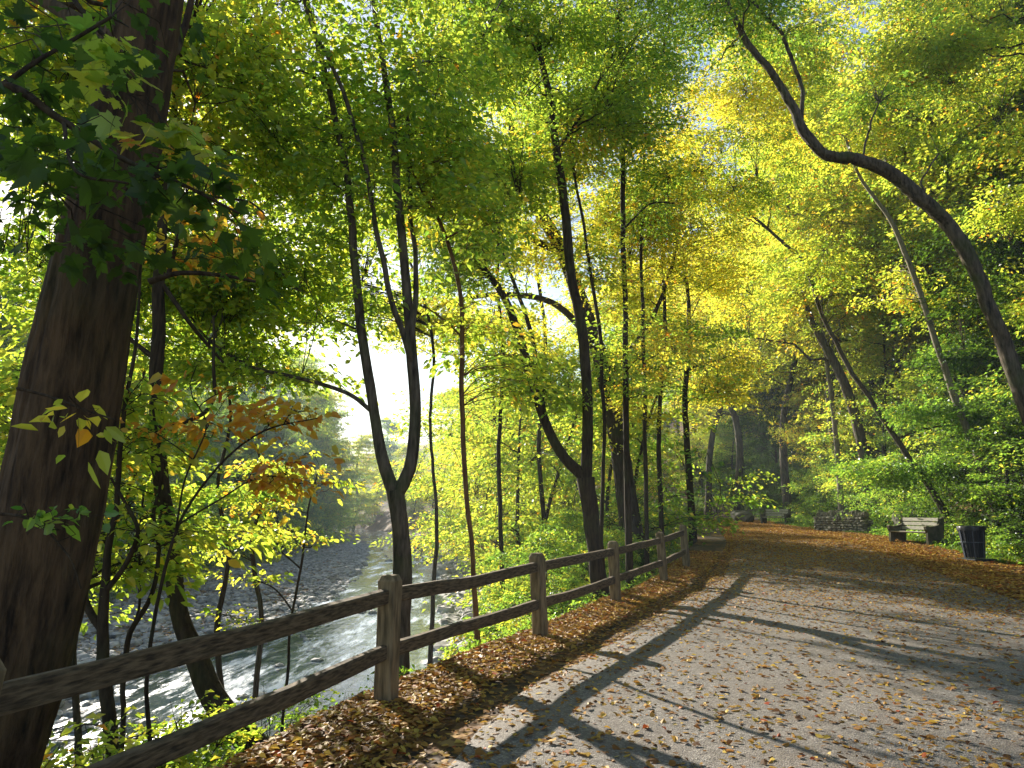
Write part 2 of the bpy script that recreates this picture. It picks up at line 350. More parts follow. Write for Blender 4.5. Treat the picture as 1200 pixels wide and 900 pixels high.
def water_mat():
    m, nt, out = new_mat('river_water'); L = nt.links.new
    tc = N(nt, 'ShaderNodeTexCoord'); mp = N(nt, 'ShaderNodeMapping'); mp.inputs['Scale'].default_value = (1.0, .5, 1); L(tc.outputs['Object'], mp.inputs[0])
    n1 = N(nt, 'ShaderNodeTexNoise'); n1.inputs['Scale'].default_value = 2.6; n1.inputs['Detail'].default_value = 5; n1.inputs['Roughness'].default_value = .55; n1.inputs['Distortion'].default_value = .8; L(mp.outputs[0], n1.inputs['Vector'])
    mp2 = N(nt, 'ShaderNodeMapping'); mp2.inputs['Scale'].default_value = (1.3, .28, 1); mp2.inputs['Rotation'].default_value = (0, 0, .35); L(tc.outputs['Object'], mp2.inputs[0])
    n2 = N(nt, 'ShaderNodeTexNoise'); n2.inputs['Scale'].default_value = .9; n2.inputs['Detail'].default_value = 9; n2.inputs['Roughness'].default_value = .72; L(mp2.outputs[0], n2.inputs['Vector'])
    fo = N(nt, 'ShaderNodeMapRange'); fo.inputs[1].default_value = .50; fo.inputs[2].default_value = .64; fo.inputs[4].default_value = .85; L(n2.outputs[0], fo.inputs[0])
    mx = N(nt, 'ShaderNodeMixRGB'); L(fo.outputs[0], mx.inputs[0]); mx.inputs[1].default_value = (.03, .05, .065, 1); mx.inputs[2].default_value = (.60, .70, .84, 1)
    b = N(nt, 'ShaderNodeBump'); b.inputs['Strength'].default_value = .6; b.inputs['Distance'].default_value = .05; L(n1.outputs[0], b.inputs['Height'])
    p = N(nt, 'ShaderNodeBsdfPrincipled'); L(mx.outputs[0], p.inputs['Base Color']); p.inputs['IOR'].default_value = 1.33
    rr = N(nt, 'ShaderNodeMapRange'); rr.inputs[3].default_value = .06; rr.inputs[4].default_value = .5; L(fo.outputs[0], rr.inputs[0]); L(rr.outputs[0], p.inputs['Roughness'])
    L(b.outputs[0], p.inputs['Normal']); L(p.outputs[0], out.inputs[0]); return m
M['water'] = water_mat()

# ------------------------------------------------------------------ setting
def build_ground():
    ys = np.concatenate([np.arange(-8, 30, .28), np.arange(30, 90, .6), 90 + np.cumsum(np.linspace(.7, 14, 75))])
    s = np.linspace(-1, 1, 520); 
    xs = np.sign(s) * (22 * np.abs(s) + 240 * np.abs(s) ** 4.0)
    X, Y = np.meshgrid(xs, ys); X = X + Xf(Y) * .6
    Z = terrain(X, Y)
    v = np.stack([X, Y, Z], -1).reshape(-1, 3); nx = len(xs); ny = len(ys)
    i, j = np.meshgrid(np.arange(ny - 1), np.arange(nx - 1), indexing='ij'); a = i * nx + j
    q = np.stack([a, a + 1, a + nx + 1, a + nx], -1).reshape(-1, 4)
    mb = MB(); mb.add(v, q); o = mb.obj('ground', M['ground'], smooth=True)
    zone = np.where((X < Xr(Y) + .6) & (X > Xb(Y) - 2.0), 1.0, 0.0).ravel()
    a = o.data.attributes.new('zone', 'FLOAT', 'POINT'); a.data.foreach_set('value', zone.astype(np.float32))
    tag(o, kind='structure')
build_ground()

def path_z(x, y):
    l, r = Xf(y) + .75, Xpr(y)
    t = np.clip((x - l) / (r - l), 0, 1)
    edge = np.minimum(t, 1 - t) * (r - l)
    return terrain(x, y) * 0 + Zp(y) + .045 * sstep(0, 1.2, edge) - .10 * (1 - sstep(0, .5, edge)) + .012 + (fbm(x * 1.3, y * 1.3, 8, 3) - .5) * .035
def on_path(x, y): return (x > Xf(y) + .9) & (x < Xpr(y) - .1)
def surf(x, y):
    z = terrain(x, y)
    return np.where((x > Xf(y) + .6) & (x < Xpr(y) + .1), np.maximum(z, path_z(x, y)), z)
def build_path():
    ys = np.concatenate([np.arange(-8, 30, .2), np.arange(30, 75, .5), np.arange(75, 200, 3.)])
    t = np.linspace(0, 1, 70)
    Y, Tt = np.meshgrid(ys, t, indexing='ij')
    X = Xf(Y) + .75 + (Xpr(Y) - Xf(Y) - .75) * Tt
    X = X + (fbm(Y * .8, Tt * 0 + 4, 2, 3) - .5) * .9 * (1 - Tt) * (Tt < .5) + (fbm(Y * .6, Tt * 0 + 9, 5, 3) - .5) * 1.6 * Tt * (Tt > .5)
    Z = path_z(X, Y)
    v = np.stack([X, Y, Z], -1).reshape(-1, 3); ny, nx = X.shape
    i, j = np.meshgrid(np.arange(ny - 1), np.arange(nx - 1), indexing='ij'); a = i * nx + j
    mb = MB(); mb.add(v, np.stack([a, a + 1, a + nx + 1, a + nx], -1).reshape(-1, 4)); tag(mb.obj('gravel_path', M['path'], smooth=True), kind='structure')
build_path()

def build_river():
    ys = np.concatenate([np.arange(-8, 100, 1.), np.arange(100, 420, 6.)])
    t = np.linspace(0, 1, 30)
    Y, Tt = np.meshgrid(ys, t, indexing='ij')
    X = (Xb(Y)) + (Xr(Y) + 1.5 - Xb(Y)) * Tt
    v = np.stack([X, Y, np.full_like(X, WATER)], -1).reshape(-1, 3); ny, nx = X.shape
    i, j = np.meshgrid(np.arange(ny - 1), np.arange(nx - 1), indexing='ij'); a = i * nx + j
    mb = MB(); mb.add(v, np.stack([a, a + 1, a + nx + 1, a + nx], -1).reshape(-1, 4)); tag(mb.obj('river', M['water'], smooth=True), kind='structure')
build_river()

# ------------------------------------------------------------------ rocks
def icosphere(sub=1):
    t = (1 + 5 ** .5) / 2
    v = [(-1, t, 0), (1, t, 0), (-1, -t, 0), (1, -t, 0), (0, -1, t), (0, 1, t), (0, -1, -t), (0, 1, -t), (t, 0, -1), (t, 0, 1), (-t, 0, -1), (-t, 0, 1)]
    f = [(0, 11, 5), (0, 5, 1), (0, 1, 7), (0, 7, 10), (0, 10, 11), (1, 5, 9), (5, 11, 4), (11, 10, 2), (10, 7, 6), (7, 1, 8), (3, 9, 4), (3, 4, 2), (3, 2, 6), (3, 6, 8), (3, 8, 9), (4, 9, 5), (2, 4, 11), (6, 2, 10), (8, 6, 7), (9, 8, 1)]
    v = [np.array(a) / np.linalg.norm(a) for a in v]
    for _ in range(sub):
        cache = {}; nf = []
        def mid(a, b):
            k = (min(a, b), max(a, b))
            if k not in cache:
                m = v[a] + v[b]; v.append(m / np.linalg.norm(m)); cache[k] = len(v) - 1
            return cache[k]
        for a, b, c in f:
            ab, bc, ca = mid(a, b), mid(b, c), mid(c, a); nf += [(a, ab, ca), (b, bc, ab), (c, ca, bc), (ab, bc, ca)]
        f = nf
    return np.array(v), np.array(f)
IV1, IF1 = icosphere(1); IV3, IF3 = icosphere(3)
def scatter_rocks(mb, x, y, z, s, flat=.55, seed=0):
    n = len(x); rg = np.random.default_rng(seed)
    d = IV1[None] * (1 + (rg.random((n, len(IV1), 1)) - .5) * .5)
    sc = np.stack([s * (.7 + .6 * rg.random(n)), s * (.7 + .6 * rg.random(n)), s * flat * (.6 + .7 * rg.random(n))], -1)
    d = d * sc[:, None, :]; a = rg.random(n) * 6.28; c, sn = np.cos(a)[:, None], np.sin(a)[:, None]
    d = np.stack([d[..., 0] * c - d[..., 1] * sn, d[..., 0] * sn + d[..., 1] * c, d[..., 2]], -1) + np.stack([x, y, z], -1)[:, None, :]
    f = (IF1[None] + (np.arange(n) * len(IV1))[:, None, None]).reshape(-1, 3)
    mb.add(d.reshape(-1, 3), t=f, r=np.repeat(rg.random(n), len(IF1)))
def boulder(name, loc, size, label, cat, group, mat, seed):
    rg = np.random.default_rng(seed)
    d = IV3 * (1 + .5 * (fbm(IV3[:, 0] * 1.3 + seed * 3.3, IV3[:, 1] * 1.3, IV3[:, 2] * 1.3, 3) - .5)[:, None])
    # chip into planes
    for k in range(7):
        nn = norm(rg.normal(size=3)); h = .62 + .25 * rg.random(); dd = d @ nn; d = d - np.maximum(dd - h, 0)[:, None] * nn * .85
    d = d * np.array(size)
    mb = MB(); mb.add(d, t=IF3); o = mb.obj(name, mat); o.location = tuple(float(c) for c in loc); o.rotation_euler = (0, 0, rg.random() * 6)
    return tag(o, label, cat, group)

def river_stones():
    rg = np.random.default_rng(5)
    n = 15000; y = 5 + 85 * rg.random(n) ** 1.25
    x = Xb(y) - 1 + (Xl(y) + 1.5 - Xb(y)) * rg.random(n)
    s = .05 + .16 * rg.random(n) ** 3 + y * .0012
    mb = MB(); scatter_rocks(mb, x, y, terrain(x, y) + s * .2, s, seed=1)
    n = 700; y = 6 + 80 * rg.random(n) ** 1.3; x = Xl(y) + (Xr(y) - Xl(y)) * rg.random(n); s = .06 + .22 * rg.random(n) ** 3
    keep = fbm(x * .5, y * .22, 4) > .54; x, y, s = x[keep], y[keep], s[keep]
    scatter_rocks(mb, x, y, np.full(len(x), WATER + .0) + s * .05, s, seed=2)
    n = 3600; y = 8 + 60 * rg.random(n) ** 1.3; x = Xr(y) - .8 + 2.6 * rg.random(n) ** 1.5; s = .10 + .30 * rg.random(n) ** 2.5
    scatter_rocks(mb, x, y, terrain(x, y) + s * .2, s, seed=3)
    tag(mb.obj('river_stones', M['rock']), 'grey rounded stones covering the gravel bar and river edges', 'stones', kind='stuff')
river_stones()

# ------------------------------------------------------------------ leaves
def sun_keep(p, rg, soft=1.0):
    """thin the foliage where its shadow would fall on the sunlit parts of the path (gaps in the canopy)"""
    z0 = .1
    t = (p[..., 2] - z0) / SUN[2]
    gx = p[..., 0] - SUN[0] * t; gy = p[..., 1] - SUN[1] * t
    px, py = project(gx, gy, z0)
    ok = (gy > 1.5)
    def inside(poly):
        c = np.zeros(px.shape, bool); n = len(poly)
        for i in range(n):
            x1, y1 = poly[i]; x2, y2 = poly[(i + 1) % n]
            with np.errstate(all='ignore'):
                c ^= ((y1 > py) != (y2 > py)) & (px < (x2 - x1) * (py - y1) / (y2 - y1 + 1e-9) + x1)
        return c & ok
    keep = np.ones(px.shape)
    keep = np.where(inside([(430, 790), (640, 700), (740, 672), (830, 640), (700, 760), (560, 860), (470, 860)]), .45, keep)
    keep = np.where(inside([(500, 850), (700, 740), (790, 712), (900, 705), (1020, 720), (1230, 760), (1230, 835), (1100, 845), (960, 835), (820, 862), (700, 905), (540, 905)]), .30, keep)
    keep = np.where(inside([(800, 608), (1000, 612), (1110, 622), (1150, 640), (1200, 655), (1100, 652), (980, 640), (850, 634), (810, 622)]), .5, keep)
    keep = np.where((px > 250) & (px < 500) & (py > 840) & ok, keep * 1.0, keep)
    return rg.random(px.shape) < keep

def leaf_quads(pos, d, nrm, ln, wd, rg, droop=.15):
    side = norm(np.cross(d, nrm)); up = np.cross(side, d)
    fold = wd * .22
    a = pos
    l = pos + d * (ln * .48)[:, None] + side * (wd * .5)[:, None] + up * fold[:, None]
    r = pos + d * (ln * .48)[:, None] - side * (wd * .5)[:, None] + up * fold[:, None]
    t = pos + d * ln[:, None] - np.array([0, 0, 1.]) * (ln * droop)[:, None]
    v = np.stack([a, l, t, r], 1).reshape(-1, 3)
    n = len(pos); q = np.arange(n * 4).reshape(n, 4)
    return v, q

def oval_leaves(pos, d, nrm, ln, wd, rg, droop=.3):
    """8-gon leaves for close twigs, folded on the midrib and drooping"""
    side = norm(np.cross(d, nrm)); up = np.cross(side, d); droop = droop * rg.uniform(-.4, 2.0, len(pos)); crl = rg.uniform(-.2, .9, len(pos))
    ts = np.array([0, .3, .65, 1.]); ws = np.array([.04, .46, .40, 0.])
    vs = []
    for t, w in zip(ts, ws):
        c = pos + d * (ln * t)[:, None] - np.array([0, 0, 1.]) * (ln * droop * t * t)[:, None]
        vs += [c, c + side * (wd * w)[:, None] + up * (wd * w * crl)[:, None], c - side * (wd * w)[:, None] + up * (wd * w * crl)[:, None]]
    v = np.stack(vs, 1)   # n,12,3
    n = len(pos); b = (np.arange(n) * 12)[:, None, None]
    qq = []
    for k in range(3):
        i = 3 * k; qq += [[i, i + 1, i + 4, i + 3], [i + 2, i, i + 3, i + 5]]
    q = (np.array(qq)[None] + b).reshape(-1, 4)
    return v.reshape(-1, 3), q, 6

MAPLE = [(0, 0), (.10, -.06), (.30, -.10), (.27, .03), (.50, .10), (.40, .20), (.62, .36), (.66, .58), (.50, .52), (.44, .60), (.26, .50), (.27, .68), (.20, .74), (.13, .86), (0, 1.05)]
def maple_leaves(pos, d, nrm, ln, wd, rg, droop=.3):
    out = MAPLE + [(-x, y) for x, y in MAPLE[-2:0:-1]]
    o = np.array(out); k = len(o)
    side = norm(np.cross(d, nrm)); up = np.cross(side, d)
    droop = droop * rg.uniform(-.3, 2.0, len(pos)); crl = rg.uniform(-.25, .5, len(pos)); skew = rg.uniform(.8, 1.15, len(pos))
    def pt(x, y):
        return pos + d * (ln * y)[:, None] + side * (ln * x * skew)[:, None] + up * (ln * abs(x) * crl)[:, None] - np.array([0, 0, 1.]) * (ln * droop * (max(y, 0) ** 2 * .6 + x * x * .7))[:, None]
    vs = [pt(x, y) for x, y in o] + [pt(0, .30)]
    v = np.stack(vs, 1); n = len(pos); b = (np.arange(n) * (k + 1))[:, None, None]
    t = np.array([[i, (i + 1) % k, k] for i in range(k)])
    return v.reshape(-1, 3), (t[None] + b).reshape(-1, 3), k

def sprays(mb, c, out_dir, size, per, leaf, rg, twig_from=None, twig_r=.006, kind='quad', m_leaf=0, m_twig=1, jit=.45, droop=.3, tilt=.25):
    """flat sprays of leaves round a twig. c (N,3) tip-side centres"""
    n = len(c)
    if n == 0: return
    dh = norm(out_dir * np.array([1, 1, .35]) + rg.normal(size=(n, 3)) * .25)
    up = norm(np.array([0, 0, 1.]) + rg.normal(size=(n, 3)) * tilt)
    side = norm(np.cross(dh, up)); up = np.cross(side, dh)
    # twig
    tt = np.linspace(-1, 1, 5)
    main = c[:, None, :] + (size[:, None] * tt[None])[..., None] * dh[:, None, :] * .75 - np.array([0, 0, 1.]) * (size[:, None] * droop * np.maximum(tt, 0)[None] ** 2)[..., None]
    if twig_from is not None:
        f = twig_from
        m1 = f * .6 + main[:, 0] * .4 + rg.normal(size=(n, 3)) * .04
        m1[:, 2] += np.linalg.norm(f - main[:, 0], axis=1) * .08
        main = np.concatenate([f[:, None], m1[:, None], main], 1)
        rr = np.linspace(twig_r * 1.6, twig_r * .25, 7)[None] * (.6 + .5 * np.clip(np.linalg.norm(f - c, axis=1), .3, 2.5))[:, None]
    else: rr = np.linspace(twig_r, twig_r * .3, 5)[None].repeat(n, 0)
    v, q = tubes(main, rr, 3); mb.add(v, q, m=m_twig, r=.5)
    L = per
    t = rg.uniform(-.85, 1.0, (n, L)); sgn = np.where(rg.random((n, L)) < .5, -1., 1.)
    wlat = np.sqrt(np.clip(1 - ((t - .0) * .95) ** 2, .05, 1)) * rg.random((n, L)) ** .7 * .75
    S = size[:, None]
    pos = c[:, None, :] + (S * t * .75)[..., None] * dh[:, None] + (S * wlat * sgn)[..., None] * side[:, None] + (S * rg.normal(size=(n, L)) * .10)[..., None] * up[:, None]
    pos[..., 2] -= S * droop * (np.maximum(t, 0) ** 2 + wlat ** 2 * .6)
    d = norm(dh[:, None] * (.55 + .3 * rg.random((n, L, 1))) + side[:, None] * sgn[..., None] * (.5 + .5 * rg.random((n, L, 1))) + rg.normal(size=(n, L, 3)) * .28 - np.array([0, 0, .15]))
    nr = norm(up[:, None] + rg.normal(size=(n, L, 3)) * jit)
    pos, d, nr = pos.reshape(-1, 3), d.reshape(-1, 3), nr.reshape(-1, 3)
    ln = leaf * (.5 + .9 * rg.random(len(pos))) * np.repeat(.8 + .4 * rg.random(n), L); wd = ln * (.55 + .2 * rg.random(len(pos)))
    base = rg.normal(.5, .13, n)[:, None]
    rn = np.clip(base + rg.normal(0, .17, (n, L)), 0, 1).reshape(-1)
    if kind == 'quad':
        v, q = leaf_quads(pos, d, nr, ln, wd, rg); mb.add(v, q, m=m_leaf, r=rn)
    elif kind == 'oval':
        v, q, k = oval_leaves(pos, d, nr, ln, wd, rg); mb.add(v, q, m=m_leaf, r=np.repeat(rn, k))
    else:
        v, t_, k = maple_leaves(pos, d, nr, ln, wd, rg); mb.add(v, t=t_, m=m_leaf, r=np.repeat(rn, k))

def attach(skel, skr, tgt, up=1.2):
    """for each target the index of a skeleton point to grow from"""
    out = np.zeros(len(tgt), int)
    for s in range(0, len(tgt), 500):
        T = tgt[s:s + 500]; dd = T[:, None] - skel[None]; h = np.linalg.norm(dd[..., :2], axis=-1)
        cost = np.linalg.norm(dd, axis=-1) + up * np.maximum(0, -(dd[..., 2]) + .25 * h)
        out[s:s + 500] = cost.argmin(1)
    return out

BOOST = 1.55
LAYER = .5
def grow(trunk_lines, crowns, rg, bark_mb, crown_mb, leaf=.09, per=30, size=(.35, .7), limb_ratio=22, kind='quad', clump=.5, prune=True, jit=.45, droop=.3, limb_r=1.0, m_bark=0, tilt=.25, freq=.45):
    """trunk_lines: list of (pts, radii) already built. crowns: (cx,cy,cz,rx,ry,rz,n)"""
    sk = np.concatenate([p for p, r in trunk_lines]); sr = np.concatenate([r for p, r in trunk_lines])
    mbs = bark_mb if isinstance(bark_mb, list) else [bark_mb]
    ow = np.concatenate([np.full(len(p), min(i, len(mbs) - 1)) for i, (p, r) in enumerate(trunk_lines)])
    C = []
    for (cx, cy, cz, rx, ry, rz, n) in crowns:
        n = int(n * BOOST)
        m = int(n * 3.2)
        u = norm(rg.normal(size=(m, 3))) * rg.random((m, 1)) ** (1 / 2.4)
        p = u * np.array([rx, ry, rz]) + np.array([cx, cy, cz])
        st = LAYER * max(1.0, rz / 1.6) * .8; ph = rg.random() + .15 * p[:, 0]
        p[:, 2] = (np.round(p[:, 2] / st + ph) - ph) * st + rg.normal(size=m) * .07 * st
        g = fbm(p[:, 0] * freq + cx, p[:, 1] * freq + cy, p[:, 2] * freq * 1.9, 2)
        order = np.argsort(-g + rg.random(m) * (1 - clump) * .5)
        C.append(p[order[:n]])
    C = np.concatenate(C)
    if prune: C = C[sun_keep(C, rg)]
    n = len(C)
    if n == 0: return
    # limbs reach to a subset of the sprays
    nl = max(3, n // limb_ratio)
    idx = rg.choice(n, min(nl, n), replace=False); tg = C[idx]
    order = np.argsort(np.min(np.linalg.norm(tg[:, None] - sk[None, ::3], axis=-1), axis=1)); tg = tg[order]
    skA, srA, owA = [sk], [sr], [ow]; K = 9
    for part in np.array_split(np.arange(len(tg)), 3):
        if len(part) == 0: continue
        S = np.concatenate(skA); R = np.concatenate(srA); O = np.concatenate(owA); T = tg[part]
        a = attach(S, R, T); A = S[a]; ra = R[a]
        ln = np.linalg.norm(T - A, axis=1)
        mid = (A + T) / 2; mid[:, 2] += .12 * ln; mid += rg.normal(size=mid.shape) * .09 * ln[:, None]
        t = np.linspace(0, 1, K)[None, :, None]
        pts = A[:, None] * (1 - t) ** 2 + 2 * mid[:, None] * t * (1 - t) + T[:, None] * t ** 2
        wob = rg.normal(size=pts.shape) * .025 * ln[:, None, None]; wob[:, 0] = 0; pts = pts + wob
        r0 = np.minimum(ra * .6, .010 + .012 * ln) * limb_r
        rad = r0[:, None] * (1 - .85 * np.linspace(0, 1, K))[None] + .0025
        oo = O[a]
        for w_ in np.unique(oo):
            v, q = tubes(pts[oo == w_], rad[oo == w_], 5); mbs[w_].add(v, q, m=m_bark)
        owA.append(np.repeat(oo, K - 1))
        skA.append(pts[:, 1:].reshape(-1, 3)); srA.append(rad[:, 1:].reshape(-1))
    S = np.concatenate(skA); R = np.concatenate(srA)
    a = attach(S, R, C, .6); A = S[a]
    od = C - A; od[:, 2] *= .3
    sz = rg.uniform(size[0], size[1], n)
    sprays(crown_mb, C, norm(od + 1e-3), sz, per, leaf, rg, twig_from=A, twig_r=.0045, kind=kind, jit=jit, droop=droop, tilt=tilt)

# ------------------------------------------------------------------ hero trees, laid out from the photograph
def px_line(pts, y0):
    """[(px,py,width_px[,dy])] -> world points, radii"""
    P_, R_ = [], []
    for p in pts:
        y = y0 + (p[3] if len(p) > 3 else 0)
        w = P(p[0], p[1], y); P_.append(w); R_.append(p[2] * .5 * zc(w) / F)
    return np.array(P_), np.array(R_)

def hero(name, label, cat, y0, lines, crowns, leafmat='leaf_green', bark='bark', leaf=.085, per=30, size=(.42, .85), seed=1, sides=14, rough=.08, wig=.11, group=None, kind='quad', clump=.6, prune=True, sink=.5, flare=.35, n=48, jit=.45, droop=.3, limb_ratio=26, limb_r=1.0, freq=.45, tilt=.15, slim=.68):
    per = int(per * 1.2); leaf *= 1.12
    rg = np.random.default_rng(seed)
    P0, R0 = px_line(lines[0], y0); R0 = R0 * slim
    # carry the trunk down to the ground
    gz = float(terrain(P0[0][0], P0[0][1]))
    if P0[0][2] > gz:
        d = norm(P0[0] - P0[1]); d[2] = min(d[2], -.5)
        k = (P0[0][2] - gz + .35) / -d[2]
        q = P0[0] + d * k
        q[2] = float(terrain(q[0], q[1])) - .35
        P0 = np.vstack([q, P0]); R0 = np.concatenate([[R0[0] * 1.15], R0])
    base = np.array([P0[0][0], P0[0][1], float(terrain(P0[0][0], P0[0][1]))])
    root = thing(name, label, cat, base, group)
    tmb = MB(); built = [bark_tube(tmb, P0 - base, R0, sides, n, rough, wig, seed, flare=flare)]
    limbs = []
    for k, ln in enumerate(lines[1:]):
        Pk, Rk = px_line(ln, y0); Rk = Rk * slim
        # start on the trunk or limb already built
        allp = np.concatenate([b[0] for b in built]); j = np.argmin(np.linalg.norm(allp - (Pk[0] - base), axis=1))
        Pk = Pk - base; Pk[0] = allp[j]
        lm = MB(); built.append(bark_tube(lm, Pk, Rk, max(8, sides - 4), max(24, n // 2), rough, wig, seed + 3 + k)); limbs.append(lm)
    cmb = MB()
    cr = []
    for c in crowns:
        w = P(c[0], c[1], c[2]); cr.append((w[0] - base[0], w[1] - base[1], w[2] - base[2], c[3], c[4], c[5], c[6]))
    # prune needs world coordinates
    global sun_keep
    if cr:
        _sk = sun_keep
        def shifted(p, rg_, soft=1.0, b=base): return _sk(p + b, rg_)
        sun_keep = shifted
        grow(built, cr, rg, [tmb] + limbs, cmb, leaf, per, size, limb_ratio, kind, clump, prune, jit, droop, limb_r, freq=freq, tilt=tilt)
        sun_keep = _sk
    tmb.obj('trunk', M[bark], root, smooth=True)
    for lm in limbs: lm.obj('limb', M[bark], root, smooth=True)
    if cmb.n: cmb.obj('crown', [M[leafmat], M[bark]], root, smooth=[1])
    return root

# ---- fence
def build_fence():
    rg = np.random.default_rng(3)
    posts = [(-2.15, 2.85, .02, 0), (-1.12, 6.5, 0, 0), (.38, 9.6, -.035, .01), (1.84, 12.6, -.02, 0), (3.36, 15.6, -.06, 0), (4.56, 18.4, -.05, 0)]
    root = thing('wooden_fence', 'weathered two-rail wooden fence with square posts beside the gravel path', 'fence', (posts[1][0], posts[1][1], 0))
    base = np.array([posts[1][0], posts[1][1], 0])
    tops = []
    for k, (x, y, lean, l2) in enumerate(posts):
        g = float(Zp(y)); h = 1.08; w = .085
        zs = [-.3, .0, .12, .35, .5, .75, .95, 1.03, 1.08]; mb = MB(); prof = []
        c = .018
        for zi, z in enumerate(zs):
            ww = w * (1 + .03 * math.sin(z * 7 + k)) * (1 if z < 1.04 else .72)
            cc = c if z < 1.04 else c * .6
            ring = [(-ww, -ww + cc), (-ww + cc, -ww), (ww - cc, -ww), (ww, -ww + cc), (ww, ww - cc), (ww - cc, ww), (-ww + cc, ww), (-ww, ww - cc)]
            ang = math.atan2(3.1, 1.55) + [0, .1, -.08, .05, .1, -.05][k]
            for (a, b) in ring:
                a += rg.normal() * .003; b += rg.normal() * .003
                prof.append((a * math.cos(ang) - b * math.sin(ang) + lean * z, a * math.sin(ang) + b * math.cos(ang) + l2 * z, z))
        n = len(zs); q = [[i * 8 + j, i * 8 + (j + 1) % 8, (i + 1) * 8 + (j + 1) % 8, (i + 1) * 8 + j] for i in range(n - 1) for j in range(8)]
        v = np.array(prof) + np.array([x, y, g]) - base; top = v[-8:].mean(0)
        v = np.vstack([v, top + [0, 0, .008]]); t = [[(n - 1) * 8 + j, (n - 1) * 8 + (j + 1) % 8, n * 8] for j in range(8)]
        mb.add(v, q, t); mb.obj('post', M['post'], root)
    def rail(i, z0, z1, hgt, thick, seed):
        (xa, ya, la, _), (xb, yb, lb, _) = posts[i], posts[i + 1]
        a = np.array([xa + la * z0, ya, float(Zp(ya)) + z0]); b = np.array([xb + lb * z1, yb, float(Zp(yb)) + z1])
        d = norm(b - a); a = a - d * .06; b = b + d * .06
        m = 40; s = np.linspace(0, 1, m); c = a + (b - a) * s[:, None]
        L = np.linalg.norm(b - a)
        sag = (fbm(s * 2.5 + seed * 5, seed * 1.7) - .5) * .05 * np.sin(s * math.pi)
        c[:, 2] += sag - .012 * np.sin(s * math.pi); side = norm(np.cross(d, [0, 0, 1.])); upv = np.cross(side, d)
        end = np.clip(np.minimum(s, 1 - s) * L / .16, 0, 1); end = .62 + .38 * end ** .6
        ring = [(-.5, -.38), (-.42, -.5), (.42, -.5), (.5, -.38), (.5, .36), (.40, .5), (-.40, .5), (-.5, .36)]
        V = []
        for k in range(m):
            for j, (p, q_) in enumerate(ring):
                e = 1 + (noise3(s[k] * 9 + j * 7, seed * 3, j) - .5) * .18
                V.append(c[k] + side * p * thick * e * end[k] + upv * q_ * hgt * end[k] * (1 + (noise3(s[k] * 4 + 40 + j * 3., seed, 2) - .5) * .14))
        q = [[k * 8 + j, k * 8 + (j + 1) % 8, (k + 1) * 8 + (j + 1) % 8, (k + 1) * 8 + j] for k in range(m - 1) for j in range(8)]
        q += [[0, 1, 2, 3], [0, 3, 4, 7], [4, 5, 6, 7]]; e = (m - 1) * 8; q += [[e + 3, e + 2, e + 1, e], [e + 7, e + 4, e + 3, e], [e + 7, e + 6, e + 5, e + 4]]
        mb = MB(); mb.add(np.array(V) - base, q); mb.obj('rail', M['rail'], root)
    for i in range(5):
        rail(i, .90, .90, .128, .07, i * 2 + 1); rail(i, .42, .42, .125, .07, i * 2 + 2)
build_fence()

def box(mb, c, s, rot=None, bev=0.0, m=0):
    c = np.array(c, float); s = np.array(s, float) / 2
    V = []; 
    b = min(bev, min(s) * .6)
    # chamfered box by 24 vertices
    for sx in (-1, 1):
        for sy in (-1, 1):
            for sz in (-1, 1):
                sg = np.array([sx, sy, sz])
                for ax in range(3):
                    p = s - b; p[ax] = s[ax]; V.append(sg * p)
    V = np.array(V)
    from itertools import product
    idx = lambda sx, sy, sz, ax: ((0 if sx < 0 else 1) * 4 + (0 if sy < 0 else 1) * 2 + (0 if sz < 0 else 1)) * 3 + ax
    Q = []; T = []
    for ax in range(3):
        o = [k for k in range(3) if k != ax]
        for sg in (-1, 1):
            r = []
            for a, b2 in ((-1, -1), (1, -1), (1, 1), (-1, 1)):
                t = [0, 0, 0]; t[ax] = sg; t[o[0]] = a; t[o[1]] = b2; r.append(idx(*t, ax))
            if (sg > 0) == (ax == 1): r = r[::-1]
            Q.append(r)
    for ax in range(3):   # edges run along ax
        o = [k for k in range(3) if k != ax]
        for a, b2 in product((-1, 1), (-1, 1)):
            t1 = [0, 0, 0]; t1[o[0]] = a; t1[o[1]] = b2; t2 = list(t1); t1[ax] = -1; t2[ax] = 1
            Q.append([idx(*t1, o[0]), idx(*t2, o[0]), idx(*t2, o[1]), idx(*t1, o[1])])
    for a, b2, c2 in product((-1, 1), repeat=3): T.append([idx(a, b2, c2, 0), idx(a, b2, c2, 1), idx(a, b2, c2, 2)])
    if rot is not None: V = V @ np.array(rot).T
    mb.add(V + c, Q, T, m=m)

